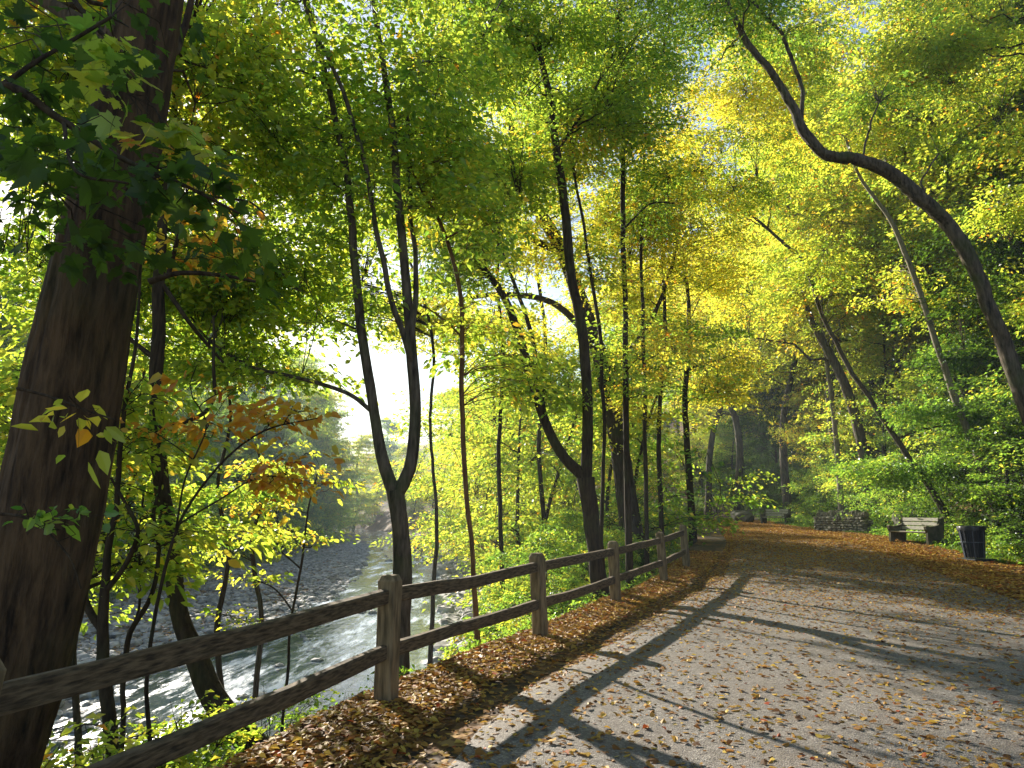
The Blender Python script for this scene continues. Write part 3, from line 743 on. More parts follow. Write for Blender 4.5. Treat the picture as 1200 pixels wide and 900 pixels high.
# ---- benches: two solid curved end panels, slatted seat and back
def make_bench(label, loc, rz):
    root = thing('park_bench', label, 'bench', loc, 'benches along the far edge of the path', rz)
    W = 1.5     # seat runs along local x, sitter faces local -y
    prof = [(-.36, 0), (-.26, 0), (-.22, .10), (-.05, .16), (.12, .10), (.18, 0), (.36, 0), (.40, .30), (.46, .60), (.50, .86), (.44, .92), (.36, .88), (.30, .72), (.20, .66), (.02, .62), (-.22, .60), (-.36, .64), (-.42, .60), (-.40, .50), (-.34, .40), (-.37, .20)]
    for sx in (-1, 1):
        mb = MB(); x0 = sx * W / 2; th = .045; V = []
        for xx in (x0 - th, x0 + th):
            for (y, z) in prof: V.append((xx, y, z))
        n = len(prof); cc = [(x0 - th - .002, .03, .38), (x0 + th + .002, .03, .38)]; V += cc
        Q = [[i, (i + 1) % n, n + (i + 1) % n, n + i] for i in range(n)]
        T = [[(i + 1) % n, i, 2 * n] for i in range(n)] + [[n + i, n + (i + 1) % n, 2 * n + 1] for i in range(n)]
        mb.add(V, Q, T); mb.obj('end_panel', M['bench_end'], root)
    for k in range(4):
        mb = MB(); box(mb, (0, -.30 + k * .125, .42 - .012 * k), (W - .09, .105, .038), bev=.008); mb.obj('seat_slat', M['bench_slat'], root)
    for k in range(3):
        a = .22; c, s = math.cos(a), math.sin(a); z = .52 + k * .15
        mb = MB(); box(mb, (0, .21 + (z - .42) * .30, z + .02), (W - .09, .035, .125), rot=[[1, 0, 0], [0, c, s], [0, -s, c]], bev=.008); mb.obj('back_slat', M['bench_slat'], root)
    return root
b1 = P(1073, 632, 25.0); make_bench('nearer grey slatted bench with sunlit back, left of the trash can', (b1[0], 25.0, float(surf(b1[0], 25.0))), -1.22)
b2 = P(909, 613, 43.0); make_bench('farther green-grey slatted bench left of the stone wall', (b2[0], 43.0, float(surf(b2[0], 43.0))), -.75)

# ---- trash can
def make_bin():
    c = P(1143, 659, 20.0); z = float(surf(c[0], 20.0))
    root = thing('trash_can', 'dark tapered slatted trash can with black liner at the right edge of the path', 'trash can', (c[0], 20.0, z), rz=.25); root.scale = (.9, .9, .93)
    mb = MB(); ns = 28
    for k in range(ns):
        a0 = 2 * math.pi * k / ns; a1 = a0 + 2 * math.pi / ns * .80
        V = []
        for zz, r in ((.10, .285), (.50, .325), (1.0, .375)):
            for rr in (r, r - .02):
                for a in (a0, a1): V.append((rr * math.cos(a), rr * math.sin(a), zz))
        Q = []
        for s in (0, 4): Q += [[s, s + 1, s + 5, s + 4], [s + 3, s + 2, s + 6, s + 7], [s + 2, s, s + 4, s + 6], [s + 1, s + 3, s + 7, s + 5]]
        Q += [[8, 9, 11, 10], [2, 3, 1, 0]]; mb.add(V, Q)
    mb.obj('slatted_body', M['bin_slat'], root)
    def ring(r0, r1, z0, z1, nm, mat, nseg=40):
        mb = MB(); V = []
        for k in range(nseg):
            a = 2 * math.pi * k / nseg
            for r, zz in ((r0, z0), (r1, z0), (r1, z1), (r0, z1)): V.append((r * math.cos(a), r * math.sin(a), zz))
        Q = [[4 * k + j, 4 * ((k + 1) % nseg) + j, 4 * ((k + 1) % nseg) + (j + 1) % 4, 4 * k + (j + 1) % 4] for k in range(nseg) for j in range(4)]
        mb.add(V, Q); return mb.obj(nm, mat, root, smooth=False)
    ring(.36, .395, .985, 1.03, 'rim', M['bin_slat'])
    ring(.337, .343, .55, .575, 'hoop', M['bin_strap'])
    # liner hanging inside and folded over the rim
    mb = MB(); V = []; nseg = 48; pr = [(.398, .90), (.402, 1.0), (.385, 1.045), (.35, 1.04), (.33, .95), (.27, .15), (.0, .13)]
    for i, (r, zz) in enumerate(pr):
        for k in range(nseg):
            a = 2 * math.pi * k / nseg; rr = r + (.006 * math.sin(a * 13) if i < 5 else 0); V.append((rr * math.cos(a), rr * math.sin(a), zz + (.02 * math.sin(a * 9) if i == 0 else 0)))
    Q = [[i * nseg + k, i * nseg + (k + 1) % nseg, (i + 1) * nseg + (k + 1) % nseg, (i + 1) * nseg + k] for i in range(len(pr) - 1) for k in range(nseg)]
    mb.add(V, Q); mb.obj('liner', M['liner'], root, smooth=True)
    for a in (-2.35, -1.45, .1, 1.3, 2.9):
        mb = MB(); d = np.array([math.cos(a), math.sin(a)]); s = np.array([-d[1], d[0]]) * .014; V = []
        for zz, r in ((.08, .293), (.95, .382)):
            for rr in (r - .006, r + .010):
                for sg in (-1, 1): V.append((*(d * rr + s * sg), zz))
        mb.add(V, [[0, 1, 5, 4], [3, 2, 6, 7], [2, 0, 4, 6], [1, 3, 7, 5], [4, 5, 7, 6], [2, 3, 1, 0]]); mb.obj('strap', M['bin_strap'], root)
    mb = MB(); box(mb, (0, 0, .035), (.86, .80, .07), bev=.01); mb.obj('base_slab', M['bin_slat'], root)
make_bin()

# ---- dry stone wall with upright coping stones
def stone_wall():
    rg = np.random.default_rng(12)
    y0 = 34.0; a = P(960, 617, y0 + .5); b = P(1016, 620, y0 - 2.0)
    a = np.array([a[0], y0 + .5]); b = np.array([b[0], y0 - 2.0]); d = b - a; L = np.linalg.norm(d); d /= L; nn = np.array([-d[1], d[0]])
    z0 = float(surf(a[0], a[1])) - .1
    root = thing('stone_wall', 'low grey dry-stone wall with upright coping stones between the two benches', 'wall', (a[0], a[1], z0 + .1))
    base = np.array([a[0], a[1], z0 + .1])
    mb = MB()
    def stone(m_, cx, cy, cz, sx, sy, sz):
        v = IV1 / np.max(np.abs(IV1), axis=1, keepdims=True) ** .75
        v = v * (1 + (rg.random((len(v), 1)) - .5) * .22) * np.array([sx, sy, sz]) * .5
        w = np.stack([v[:, 0] * d[0] + v[:, 1] * nn[0], v[:, 0] * d[1] + v[:, 1] * nn[1], v[:, 2]], 1) + np.array([cx, cy, cz]) - base
        m_.add(w, t=IF1)
    z = z0
    for row in range(7):
        h = .10 + rg.random() * .04; s = -.1
        while s < L:
            w = .10 + rg.random() * .24; 
            for side in (-.16, .16):
                c = a + d * (s + w / 2) + nn * (side + rg.normal() * .012); stone(mb, c[0], c[1], z + h / 2, w * 1.02, .30, h * 1.03)
            s += w
        z += h * .97
    mb.obj('course', M['wallstone'], root)
    mb = MB(); s = 0
    while s < L:
        w = .06 + rg.random() * .07; hh = .20 + rg.random() * .16; c = a + d * (s + w / 2); stone(mb, c[0], c[1], z + hh / 2 - .02, w * 1.05, .34, hh); s += w
    mb.obj('coping', M['wallstone'], root)
stone_wall()

def rk(px, py, y, size, label, seed, mat='rock_moss', group='mossy boulders at the foot of the hillside', name='boulder'):
    w = P(px, py, y); boulder(name, (w[0], y, float(surf(w[0], y)) + size[2] * .25), size, label, 'rock', group, M[mat], seed)
rk(1112, 628, 26.5, (.55, .5, .75), 'upright pale boulder just behind the right end of the nearer bench', 9)
rk(870, 610, 46, (1.0, .7, .6), 'dark mossy boulder left of the farther bench', 5)
rk(1190, 640, 24, (.9, .7, .8), 'mossy boulder behind the trash can at the right edge', 8)
rk(1165, 625, 25.5, (.7, .6, .5), 'low mossy boulder on the slope above the trash can', 14)
rk(930, 608, 47, (.8, .7, .7), 'grey boulder on the slope behind the farther bench', 17)
rk(1075, 600, 30.5, (1.1, .8, .9), 'big shaded boulder on the slope behind the nearer bench', 19)
for i, (px, py, y, s, lab) in enumerate([(150, 690, 36, (1.6, 1.1, .6), 'large pale boulder on the gravel bar left of the leaning trunk'), (392, 720, 30, (.5, .4, .25), 'dark rock at the left edge of the river'), (560, 700, 27, (.8, .6, .4), 'grey rock on the near river bank behind the fence'), (520, 665, 48, (.9, .6, .4), 'dark rock at the waterline on the right side of the river'), (600, 690, 24, (.7, .6, .4), 'grey rock among the bank plants behind the second post'), (250, 700, 33, (.6, .5, .3), 'small grey rock in the middle of the gravel bar')]):
    w = P(px, py, y); boulder('boulder', (w[0], y, max(float(terrain(w[0], y)), WATER) + s[2] * .15), s, lab, 'rock', 'rocks along the river', M['rock'], 30 + i)

# ---- trees near the fence and the river
hero('big_trunk_tree', 'massive dark furrowed tree trunk at the left edge, nearest the camera', 'tree', 4.4,
     [[(-85, 1020, 175), (-25, 860, 148), (12, 760, 135), (48, 640, 124), (85, 470, 112), (112, 330, 98), (143, 180, 88), (164, 50, 84), (180, -60, 80), (200, -220, 74), (215, -420, 64)],
      [(150, 80, 26), (100, 30, 20, .5), (30, -10, 15, .9), (-60, -60, 10, 1.2)],
      [(172, 70, 14), (200, 62, 13, .2), (212, 40, 9, .4), (235, -40, 7, .6)]],
     [(80, -60, 7.5, 3.2, 2.4, 1.9, 260), (60, 110, 9, 2.6, 1.6, 1.3, 110), (230, 90, 8, 1.3, 1.2, 1.3, 60)], 'leaf_lime', 'bark_old', .085, 28, seed=11, sides=140, n=300, rough=.075, wig=.05, kind='oval', flare=.3, slim=.88)
hero('leaning_tree', 'slim dark tree leaning over the gravel bar, right of the massive trunk', 'tree', 8.0,
     [[(262, 835, 38), (232, 775, 34), (210, 715, 27), (204, 640, 25), (190, 560, 24), (184, 470, 22), (184, 380, 20), (187, 300, 17), (196, 210, 13), (205, 120, 9), (215, 20, 6)],
      [(184, 425, 9), (166, 408, 8), (150, 394, 6), (120, 360, 4)],
      [(187, 500, 8), (225, 492, 7), (250, 470, 6), (252, 420, 5), (250, 370, 4)],
      [(186, 330, 8), (215, 370, 7), (240, 400, 6, .3), (262, 425, 4, .5)]],
     [(195, 150, 8.5, 1.7, 1.6, 1.6, 200), (130, 330, 9.5, 1.9, 1.6, 1.2, 150), (225, 330, 9, .9, 1.2, .9, 70), (60, 420, 11, 2.2, 1.5, 1.6, 150), (290, 300, 10, 1.4, 1.2, 1.6, 80)], 'leaf_lime', 'bark', .09, 26, seed=12, kind='oval', sides=20, n=90)
hero('forked_tree', 'tall forked tree with mossy bark standing right behind the nearest fence post', 'tree', 9.0,
     [[(470, 835, 28), (470, 740, 27), (472, 670, 30), (468, 610, 27), (463, 575, 30)],
      [(463, 585, 24), (449, 540, 20), (440, 490, 17), (429, 420, 16), (418, 330, 14), (408, 220, 12), (394, 140, 10), (366, 30, 8), (345, -70, 5)],
      [(465, 582, 24), (481, 545, 21), (487, 480, 19), (482, 410, 18), (476, 330, 15), (468, 220, 13), (456, 120, 11), (440, 20, 9), (428, -90, 6)],
      [(484, 430, 12), (474, 395, 10, -.2), (455, 340, 9, -.3), (432, 220, 8, -.4), (402, 110, 7, -.5), (362, 20, 5, -.6), (350, -60, 4, -.7)],
      [(480, 400, 10), (489, 330, 9, .3), (482, 250, 7, .5), (478, 150, 6, .6), (470, 40, 5, .7)],
      [(436, 482, 8), (405, 460, 7), (340, 441, 6, .2), (290, 427, 5, .4), (240, 392, 4, .5), (205, 340, 3, .6)]],
     [(410, 30, 9.6, 2.4, 2.2, 1.7, 190), (320, 130, 9.8, 1.6, 1.8, 1.5, 110), (500, 130, 9.6, 1.5, 1.9, 1.7, 90), (470, -140, 10, 3.4, 3, 1.8, 150), (300, 425, 9.3, 1.3, .6, .35, 30), (420, 250, 9.5, 1.9, 1.4, 1.5, 85), (350, 290, 9.2, 1.7, .9, 1.4, 75), (345, 350, 11, 2.0, 1.4, 1.4, 90)], 'leaf_fresh', 'bark_smooth', .082, 26, seed=13, clump=.35, kind='oval', sides=24, n=90, rough=.08)
hero('slender_tree', 'very thin straight reddish sapling trunk behind the fence, right of the forked tree', 'tree', 9.6,
     [[(560, 765, 10), (553, 650, 8), (545, 540, 8), (541, 430, 8), (539, 340, 7), (518, 265, 6), (486, 205, 4), (470, 160, 3)], [(540, 400, 4), (520, 375, 3, .1), (500, 360, 2.4, .2)]],
     [(545, 300, 9.7, .9, .9, 1.1, 40), (490, 190, 9.7, .9, .9, .7, 40), (590, 420, 10, .8, .8, .8, 22)], 'leaf_lime', 'bark_tan', .085, 24, seed=14, kind='oval', sides=12, n=60)
hero('crooked_tree', 'crooked thin multi-stemmed tree between the massive trunk and the leaning tree', 'tree', 6.2,
     [[(132, 880, 22), (124, 780, 19), (120, 720, 16), (126, 650, 12), (137, 580, 9), (147, 490, 7), (160, 400, 5), (165, 310, 4)],
      [(120, 735, 13), (102, 705, 12, .1), (90, 665, 11, .2), (66, 610, 8, .3), (50, 540, 5, .5)],
      [(122, 690, 9), (148, 655, 8), (163, 622, 7, -.1), (150, 590, 6, -.1), (130, 560, 4, -.1)]],
     [(120, 470, 6.5, 1.0, .8, .9, 60), (40, 500, 7.5, 1.2, .8, 1.0, 60), (170, 620, 6.6, .9, .7, .5, 26)], 'leaf_lime', 'bark', .08, 22, seed=15, kind='oval', sides=12, n=70, wig=.12)
hero('vine_stem', 'thin twisting bare vine stem climbing beside the leaning tree', 'vine', 6.6,
     [[(143, 880, 9), (148, 800, 9), (158, 745, 9), (178, 700, 8), (186, 650, 7), (180, 600, 6), (190, 540, 5), (178, 470, 4), (186, 400, 3)], [(158, 745, 5), (163, 690, 4, .2), (172, 640, 4, .3), (168, 570, 3, .3)]],
     [(185, 560, 6.8, .5, .4, .6, 10)], 'leaf_green', 'bark', .07, 16, seed=16, kind='oval', sides=8, n=70, wig=.25)
hero('rusty_sapling', 'thin sapling with rust and orange leaves arching in front of the river', 'sapling', 6.0,
     [[(178, 900, 8), (172, 800, 7), (185, 700, 6), (212, 610, 5), (258, 545, 4), (310, 505, 3), (372, 490, 2)], [(212, 612, 4), (250, 590, 3, .1), (300, 560, 2.5, .2), (345, 560, 2, .3)], [(205, 630, 4), (215, 560, 3, -.1), (240, 500, 2.4, -.2), (225, 465, 2, -.3)]],
     [(320, 500, 6.1, .75, .4, .22, 9), (235, 495, 6.0, .5, .4, .30, 5), (290, 560, 6.2, .6, .4, .2, 5)], 'leaf_rust', 'bark', .078, 16, seed=17, kind='oval', sides=8, size=(.22, .4), prune=False, droop=.6, jit=.8, wig=.1)
hero('river_sapling', 'thin leafy sapling rising in front of the gravel bar left of the nearest post', 'sapling', 8.0,
     [[(330, 860, 5), (335, 790, 5), (343, 720, 4), (352, 660, 4), (360, 600, 3), (372, 555, 2)], [(343, 720, 3), (320, 690, 2.4), (300, 680, 2)], [(350, 670, 3), (325, 640, 2.4, .1), (310, 600, 2, .2)]],
     [(335, 630, 8, .7, .5, .4, 9), (310, 700, 8, .5, .4, .3, 5), (370, 570, 8, .5, .4, .3, 5)], 'leaf_lime', 'bark', .058, 18, seed=18, kind='oval', sides=8, size=(.2, .4), wig=.1)
hero('double_trunk_tree', 'dark double-trunked tree behind the third fence post, left trunk leaning far left', 'tree', 14.0,
     [[(700, 660, 28), (692, 600, 26), (686, 560, 30)],
      [(686, 562, 20), (689, 490, 18), (683, 400, 17), (669, 320, 16), (658, 220, 14), (645, 120, 12), (632, 50, 9), (620, -50, 7)],
      [(684, 560, 20), (657, 530, 17), (634, 480, 15), (607, 390, 14), (590, 350, 12), (563, 310, 10), (536, 265, 8), (505, 190, 5)],
      [(640, 492, 9), (628, 430, 8, .3), (618, 370, 7, .5), (590, 300, 5, .6), (575, 220, 4, .7)],
      [(652, 180, 6), (690, 120, 5), (720, 60, 4)]],
     [(650, 50, 14, 3.0, 2.6, 1.9, 400), (585, 170, 14, 2.2, 2, 1.5, 150), (720, 120, 14.5, 1.8, 2, 1.2, 150), (560, 320, 14, 1.5, 1.5, 1.1, 80), (640, 430, 14.5, 1.6, 1.5, 1.2, 60), (640, -180, 14.5, 4, 4, 2.2, 150), (490, 210, 14.5, 1.7, 1.5, 1.5, 80)], 'leaf_fresh', 'bark', .085, 30, seed=19, sides=16, n=80)
hero('old_leaning_tree', 'thick old dark-barked tree leaning left behind the double trunk', 'tree', 22.0,
     [[(742, 640, 50), (734, 580, 44), (722, 500, 40), (706, 430, 37), (686, 370, 34), (660, 300, 30), (628, 238, 25), (604, 180, 18), (594, 90, 12), (590, 0, 8)],
      [(700, 400, 16), (650, 356, 14), (590, 345, 12), (535, 352, 9), (490, 370, 6)],
      [(655, 300, 18), (618, 275, 15), (600, 240, 12), (608, 200, 9), (640, 150, 6)],
      [(710, 440, 14), (760, 380, 10), (790, 300, 7), (800, 220, 5)]],
     [(600, 240, 22, 4, 3, 2.6, 330), (700, 300, 23, 3, 3, 3, 230), (540, 380, 22, 3, 2.6, 2.0, 200), (620, 60, 23, 5, 4, 2.6, 280), (780, 260, 22, 2.6, 3, 2.4, 160)], 'leaf_yellow', 'bark', .10, 32, seed=20, sides=24, n=90, slim=.5)
hero('straight_thin_tree', 'straight thin tree just right of the double trunk, behind the fourth post', 'tree', 16.0,
     [[(737, 650, 11), (734, 520, 10), (732, 400, 9), (730, 250, 8), (729, 120, 7), (727, 10, 5)], [(730, 180, 4), (770, 150, 3.4), (800, 145, 3)], [(730, 270, 3.5), (760, 240, 3), (790, 238, 2.4)]],
     [(730, 40, 16, 2.2, 2, 1.7, 200), (745, 230, 16, 1.5, 1.4, 1.5, 60), (740, 420, 16, 1.2, 1.2, 1.2, 30)], 'leaf_fresh', 'bark', .085, 28, seed=21)
hero('pole_tree', 'pole-thin tree with yellow leaves right of the straight thin tree', 'tree', 20.0,
     [[(758, 640, 7), (756, 540, 7), (754, 400, 6), (752, 280, 5), (755, 180, 4), (760, 80, 3)]],
     [(760, 260, 20, 1.8, 1.8, 2.2, 110), (760, 120, 20, 2.0, 1.8, 2.0, 120), (770, 440, 20, 1.6, 1.4, 1.6, 70)], 'leaf_yellow', 'bark', .09, 28, seed=22)
hero('wavering_tree', 'thin wavering stem between the double trunk and the straight thin tree', 'tree', 15.0,
     [[(704, 650, 7), (707, 520, 6), (703, 400, 6), (688, 290, 5), (668, 170, 4), (665, 90, 3)]],
     [(675, 180, 15, 1.2, 1.2, 1.3, 60), (700, 330, 15, 1.0, 1.0, 1.0, 30)], 'leaf_lime', 'bark', .085, 26, seed=23)

# ---- trees on the right slope
hero('arching_tree', 'big dark tree arching from the right edge up and left across the sky', 'tree', 17.0,
     [[(1262, 640, 36), (1215, 510, 28), (1190, 440, 26), (1167, 382, 25), (1142, 312, 24), (1118, 268, 24), (1082, 236, 24), (1042, 204, 23), (1005, 188, 21), (965, 183, 19), (944, 158, 17), (925, 120, 15), (900, 80, 13), (868, 38, 11), (845, -20, 8), (825, -90, 6)],
      [(944, 150, 8), (938, 95, 7), (918, 45, 6), (882, 2, 5), (850, -50, 4)],
      [(1010, 187, 4), (1018, 150, 3.4), (1030, 120, 2.6)],
      [(1100, 250, 4), (1080, 215, 3.4, .3), (1100, 180, 3, .5)]],
     [(850, 10, 17.5, 3.4, 2.4, 1.6, 260), (780, -80, 17, 4, 3, 2, 160), (1040, 130, 18, 1.4, 1.0, .6, 24)], 'leaf_green', 'bark_smooth', .085, 28, seed=24, slim=.60, rough=.13, wig=.30, sides=32, n=180, limb_ratio=14)
hero('thin_leaning_tree', 'thin tree leaning left from the slope behind the nearer bench', 'tree', 26.0,
     [[(1118, 620, 15), (1092, 575, 12), (1050, 515, 10), (1002, 440, 9), (966, 375, 8), (942, 310, 7), (918, 285, 6), (880, 252, 5), (840, 225, 4)], [(1050, 515, 5), (1085, 502, 4), (1120, 498, 3)]],
     [(860, 200, 24, 2.4, 2.2, 1.7, 120), (900, 95, 25, 2.6, 2.4, 1.9, 130), (960, 310, 24.5, 2.0, 1.8, 1.2, 60)], 'leaf_lime', 'bark_smooth', .10, 30, seed=25, slim=.55, wig=.25, rough=.12)
hero('pale_leaning_tree', 'thin pale-barked tree leaning left below the arching tree', 'tree', 24.5,
     [[(1128, 490, 11), (1108, 435, 10), (1087, 372, 9), (1066, 310, 8), (1042, 255, 7), (1008, 208, 5), (990, 160, 4)]],
     [(1000, 170, 25, 2.4, 2.0, 1.4, 90), (1040, 330, 26, 1.4, 1.2, 1.0, 24)], 'leaf_lime', 'bark_pale', .10, 30, seed=26)
hero('upright_pole_tree', 'thin upright tree standing on the slope above the stone wall', 'tree', 37.0,
     [[(987, 610, 9), (982, 540, 8), (976, 480, 7), (968, 420, 6), (962, 350, 5), (958, 260, 4)]],
     [(960, 330, 37, 3.2, 3, 2.8, 170)], 'leaf_lime', 'bark_pale', .11, 30, seed=27)
# leafy screen on the right: layered beech-like sprays
hero('layered_tree', 'yellow-green layered tree filling the upper right corner', 'tree', 19.0,
     [[(1330, 600, 26), (1310, 420, 22), (1290, 250, 18), (1270, 100, 13), (1250, -60, 8)]],
     [(1130, 60, 20.5, 2.8, 2.2, 2.2, 260), (1210, 200, 20, 2.2, 2, 2.0, 160), (1215, 340, 20, 1.4, 1.6, .9, 30)], 'leaf_lime', 'bark', .095, 30, seed=28, size=(.5, .9), tilt=.15)
hero('low_layered_tree', 'low green tree with drooping layered sprays over the nearer bench', 'tree', 26.5,
     [[(1175, 630, 12), (1160, 560, 10), (1140, 490, 8), (1120, 420, 6), (1100, 360, 4)]],
     [(1060, 545, 26, 2.2, 1.4, .75, 100), (1090, 480, 26, 2.4, 1.5, .8, 110), (1120, 420, 26, 2.2, 1.5, .8, 90), (1180, 500, 25, 1.6, 1.2, 1.4, 110)], 'leaf_green', 'bark', .095, 32, seed=29, size=(.6, 1.0), tilt=.12, droop=.45)
hero('corner_bush_tree', 'small bright green tree on the bank above the trash can', 'tree', 22.5,
     [[(1195, 650, 8), (1188, 600, 7), (1180, 560, 5), (1175, 520, 4)]],
     [(1165, 560, 22.5, .9, .8, 1.0, 60), (1190, 470, 23, 1.1, 1.0, .9, 60)], 'leaf_green', 'bark', .085, 28, seed=30, size=(.3, .6))
hero('golden_tree', 'golden tree at the bend, behind the last fence post', 'tree', 26.0,
     [[(812, 630, 12), (808, 560, 11), (803, 470, 9), (808, 380, 7), (800, 290, 5)]],
     [(800, 330, 26, 2.8, 2.6, 2.6, 260), (830, 440, 27, 2.0, 2, 1.6, 110), (770, 200, 26, 2.6, 2.4, 2.2, 120), (850, 130, 25, 3.4, 3, 2.4, 200), (900, 30, 25, 3.4, 3, 2.2, 150)], 'leaf_yellow', 'bark', .10, 30, seed=31)

for k, (y0, pts, lab, lm, n) in enumerate([
    (17.0, [(588, 660, 8), (584, 540, 7), (590, 430, 6), (583, 320, 5), (588, 220, 4)], 'thin stem left of the double-trunked tree, rising behind the second visible fence post', 'leaf_lime', 40),
    (24.0, [(640, 640, 8), (632, 520, 7), (640, 400, 6), (628, 300, 5), (634, 200, 4)], 'thin upright stem seen between the two trunks of the double-trunked tree', 'leaf_yellow', 60),
    (23.0, [(776, 630, 8), (772, 500, 7), (780, 390, 6), (776, 280, 5), (784, 170, 4)], 'thin stem just left of the golden tree at the bend', 'leaf_lime', 60),
    (19.0, [(508, 690, 7), (512, 600, 6), (504, 500, 5), (508, 410, 5), (490, 330, 4), (450, 250, 3)], 'thin stem on the waterline between the forked tree and the reddish sapling', 'leaf_lime', 30)]):
    top = pts[-1]; mid = pts[2]
    hero('thin_stem_tree', lab, 'tree', y0, [pts], [(top[0], top[1] + 20, y0, 1.4, 1.3, 1.5, n), (mid[0], mid[1], y0, 1.1, 1.0, 1.4, n // 3)] + ([(430, 200, 18, 2.6, 2.2, 2.0, 130), (350, 160, 20, 2.6, 2.4, 2.0, 110), (400, 330, 18.5, 1.8, 1.4, 1.2, 40)] if y0 == 19.0 else []), lm, 'bark', .085, 26, seed=50 + k)

for k, (y0, pts, lab, n, lm) in enumerate([
    (10.5, [(262, 830, 9), (255, 740, 8), (268, 650, 6), (255, 570, 5), (270, 490, 4), (262, 430, 3)], 'small leafy sapling on the bank just right of the leaning tree', 46, 'leaf_fresh'),
    (12.5, [(300, 800, 8), (306, 720, 7), (296, 640, 6), (310, 570, 4), (300, 520, 3)], 'low bushy sapling left of the river with a yellow-green crown', 40, 'leaf_lime'),
    (9.0, [(92, 860, 10), (84, 770, 9), (98, 680, 7), (140, 600, 5), (165, 540, 3)], 'sapling bending right between the massive trunk and the crooked tree', 40, 'leaf_fresh')]):
    top = pts[-1]; mid = pts[-3]
    hero('bank_sapling', lab, 'sapling', y0, [pts], [(top[0] + 10, top[1] + 25, y0, 1.1, .9, .75, n), (mid[0], mid[1], y0, .9, .8, .7, n // 2)], lm, 'bark', .075, 22, seed=70 + k, kind='oval', sides=8, slim=.8, size=(.25, .5))
# ---- foreground branches hanging into the view
def hanging(name, label, cat, y0, lines, pts, leafmat, leaf, per, size, kind, seed, droop=.5, jit=.5):
    rg = np.random.default_rng(seed); P0, R0 = px_line(lines[0], y0); base = P0[0]
    root = thing(name, label, cat, base); lmb = MB(); sk = [bark_tube(lmb, P0 - base, R0, 8, 40, .05, .05, seed)]
    for k, l in enumerate(lines[1:]):
        Pk, Rk = px_line(l, y0); Pk = Pk - base; allp = np.concatenate([b[0] for b in sk]); Pk[0] = allp[np.argmin(np.linalg.norm(allp - Pk[0], axis=1))]
        sk.append(bark_tube(lmb, Pk, Rk, 6, 24, .05, .05, seed + k + 1))
    C = []
    for (px, py, y, rx, ry, rz, n) in pts:
        w = P(px, py, y) - base; u = norm(rg.normal(size=(n, 3))) * rg.random((n, 1)) ** .5; C.append(w + u * np.array([rx, ry, rz]))
    C = np.concatenate(C); S = np.concatenate([b[0] for b in sk]); A = S[attach(S, None, C, .3)]
    cmb = MB(); sprays(cmb, C, norm(C - A + 1e-3), rg.uniform(*size, len(C)), per, leaf, rg, twig_from=A, twig_r=.0028, kind=kind, droop=droop, jit=jit)
    lmb.obj('branch', M['bark'], root, smooth=True); cmb.obj('foliage', [M[leafmat], M['bark']], root, smooth=[1])
hanging('maple_branch', 'dark green maple branch hanging across the massive trunk at upper left', 'branch', 3.0,
        [[(-90, 150, 14), (0, 100, 11), (70, 140, 8), (140, 185, 6), (210, 215, 4), (280, 250, 3)], [(0, 100, 7), (60, 60, 5, .1), (130, 20, 4, .2)], [(70, 140, 5), (90, 200, 4, -.2), (150, 215, 3, -.3)], [(-20, 110, 7), (0, 180, 5, .2), (60, 220, 4, .3)]],
        [(50, 120, 3.2, .45, .5, .28, 12), (130, 190, 2.9, .40, .4, .12, 8), (20, 40, 3.5, .45, .4, .25, 8), (30, 200, 3.1, .4, .4, .16, 8), (225, 225, 3.2, .34, .4, .14, 5), (170, 40, 3.8, .4, .4, .25, 6), (250, 290, 3.8, .35, .4, .08, 6), (90, 270, 3.4, .3, .3, .07, 4)],
        'leaf_deep', .09, 9, (.22, .40), 'maple', 41, droop=.45, jit=.75)  # dark leaf colour stands in for the big trunk's shade on this branch
hanging('yellow_maple_twig', 'yellowing maple twig in front of the upper part of the massive trunk', 'branch', 3.4,
        [[(60, -40, 6), (100, 20, 5), (135, 60, 4), (150, 110, 3)]], [(135, 70, 3.4, .14, .15, .24, 7), (180, 160, 3.3, .3, .2, .08, 7)], 'leaf_lime', .11, 6, (.14, .24), 'maple', 42, droop=.6)
hanging('golden_twig', 'short twig with a few golden leaves crossing the massive trunk', 'branch', 3.5,
        [[(20, 455, 4), (60, 465, 3), (100, 480, 2.4), (135, 492, 2)]], [(90, 478, 3.5, .16, .06, .05, 4)], 'leaf_yellow', .085, 6, (.14, .2), 'oval', 43, droop=.9, jit=.9)
hanging('green_twig', 'thin green-leaved twig low in front of the massive trunk', 'branch', 3.3,
        [[(-20, 600, 4), (40, 610, 3), (80, 650, 2.2), (95, 690, 1.6)]], [(60, 610, 3.3, .2, .08, .13, 7)], 'leaf_green', .06, 6, (.1, .18), 'oval', 44, droop=.5, jit=.6)
hanging('orange_branch', 'branch of orange and green leaves reaching right from the massive trunk', 'branch', 6.0,
        [[(175, 330, 8), (210, 320, 6), (255, 322, 5), (300, 330, 3)], [(180, 250, 5), (225, 240, 4), (285, 235, 3), (310, 250, 2)]],
        [(240, 250, 6, .55, .5, .22, 16), (250, 300, 6.2, .55, .5, .16, 14), (215, 190, 6.4, .4, .4, .3, 12)], 'leaf_rust', .10, 12, (.22, .4), 'oval', 45)

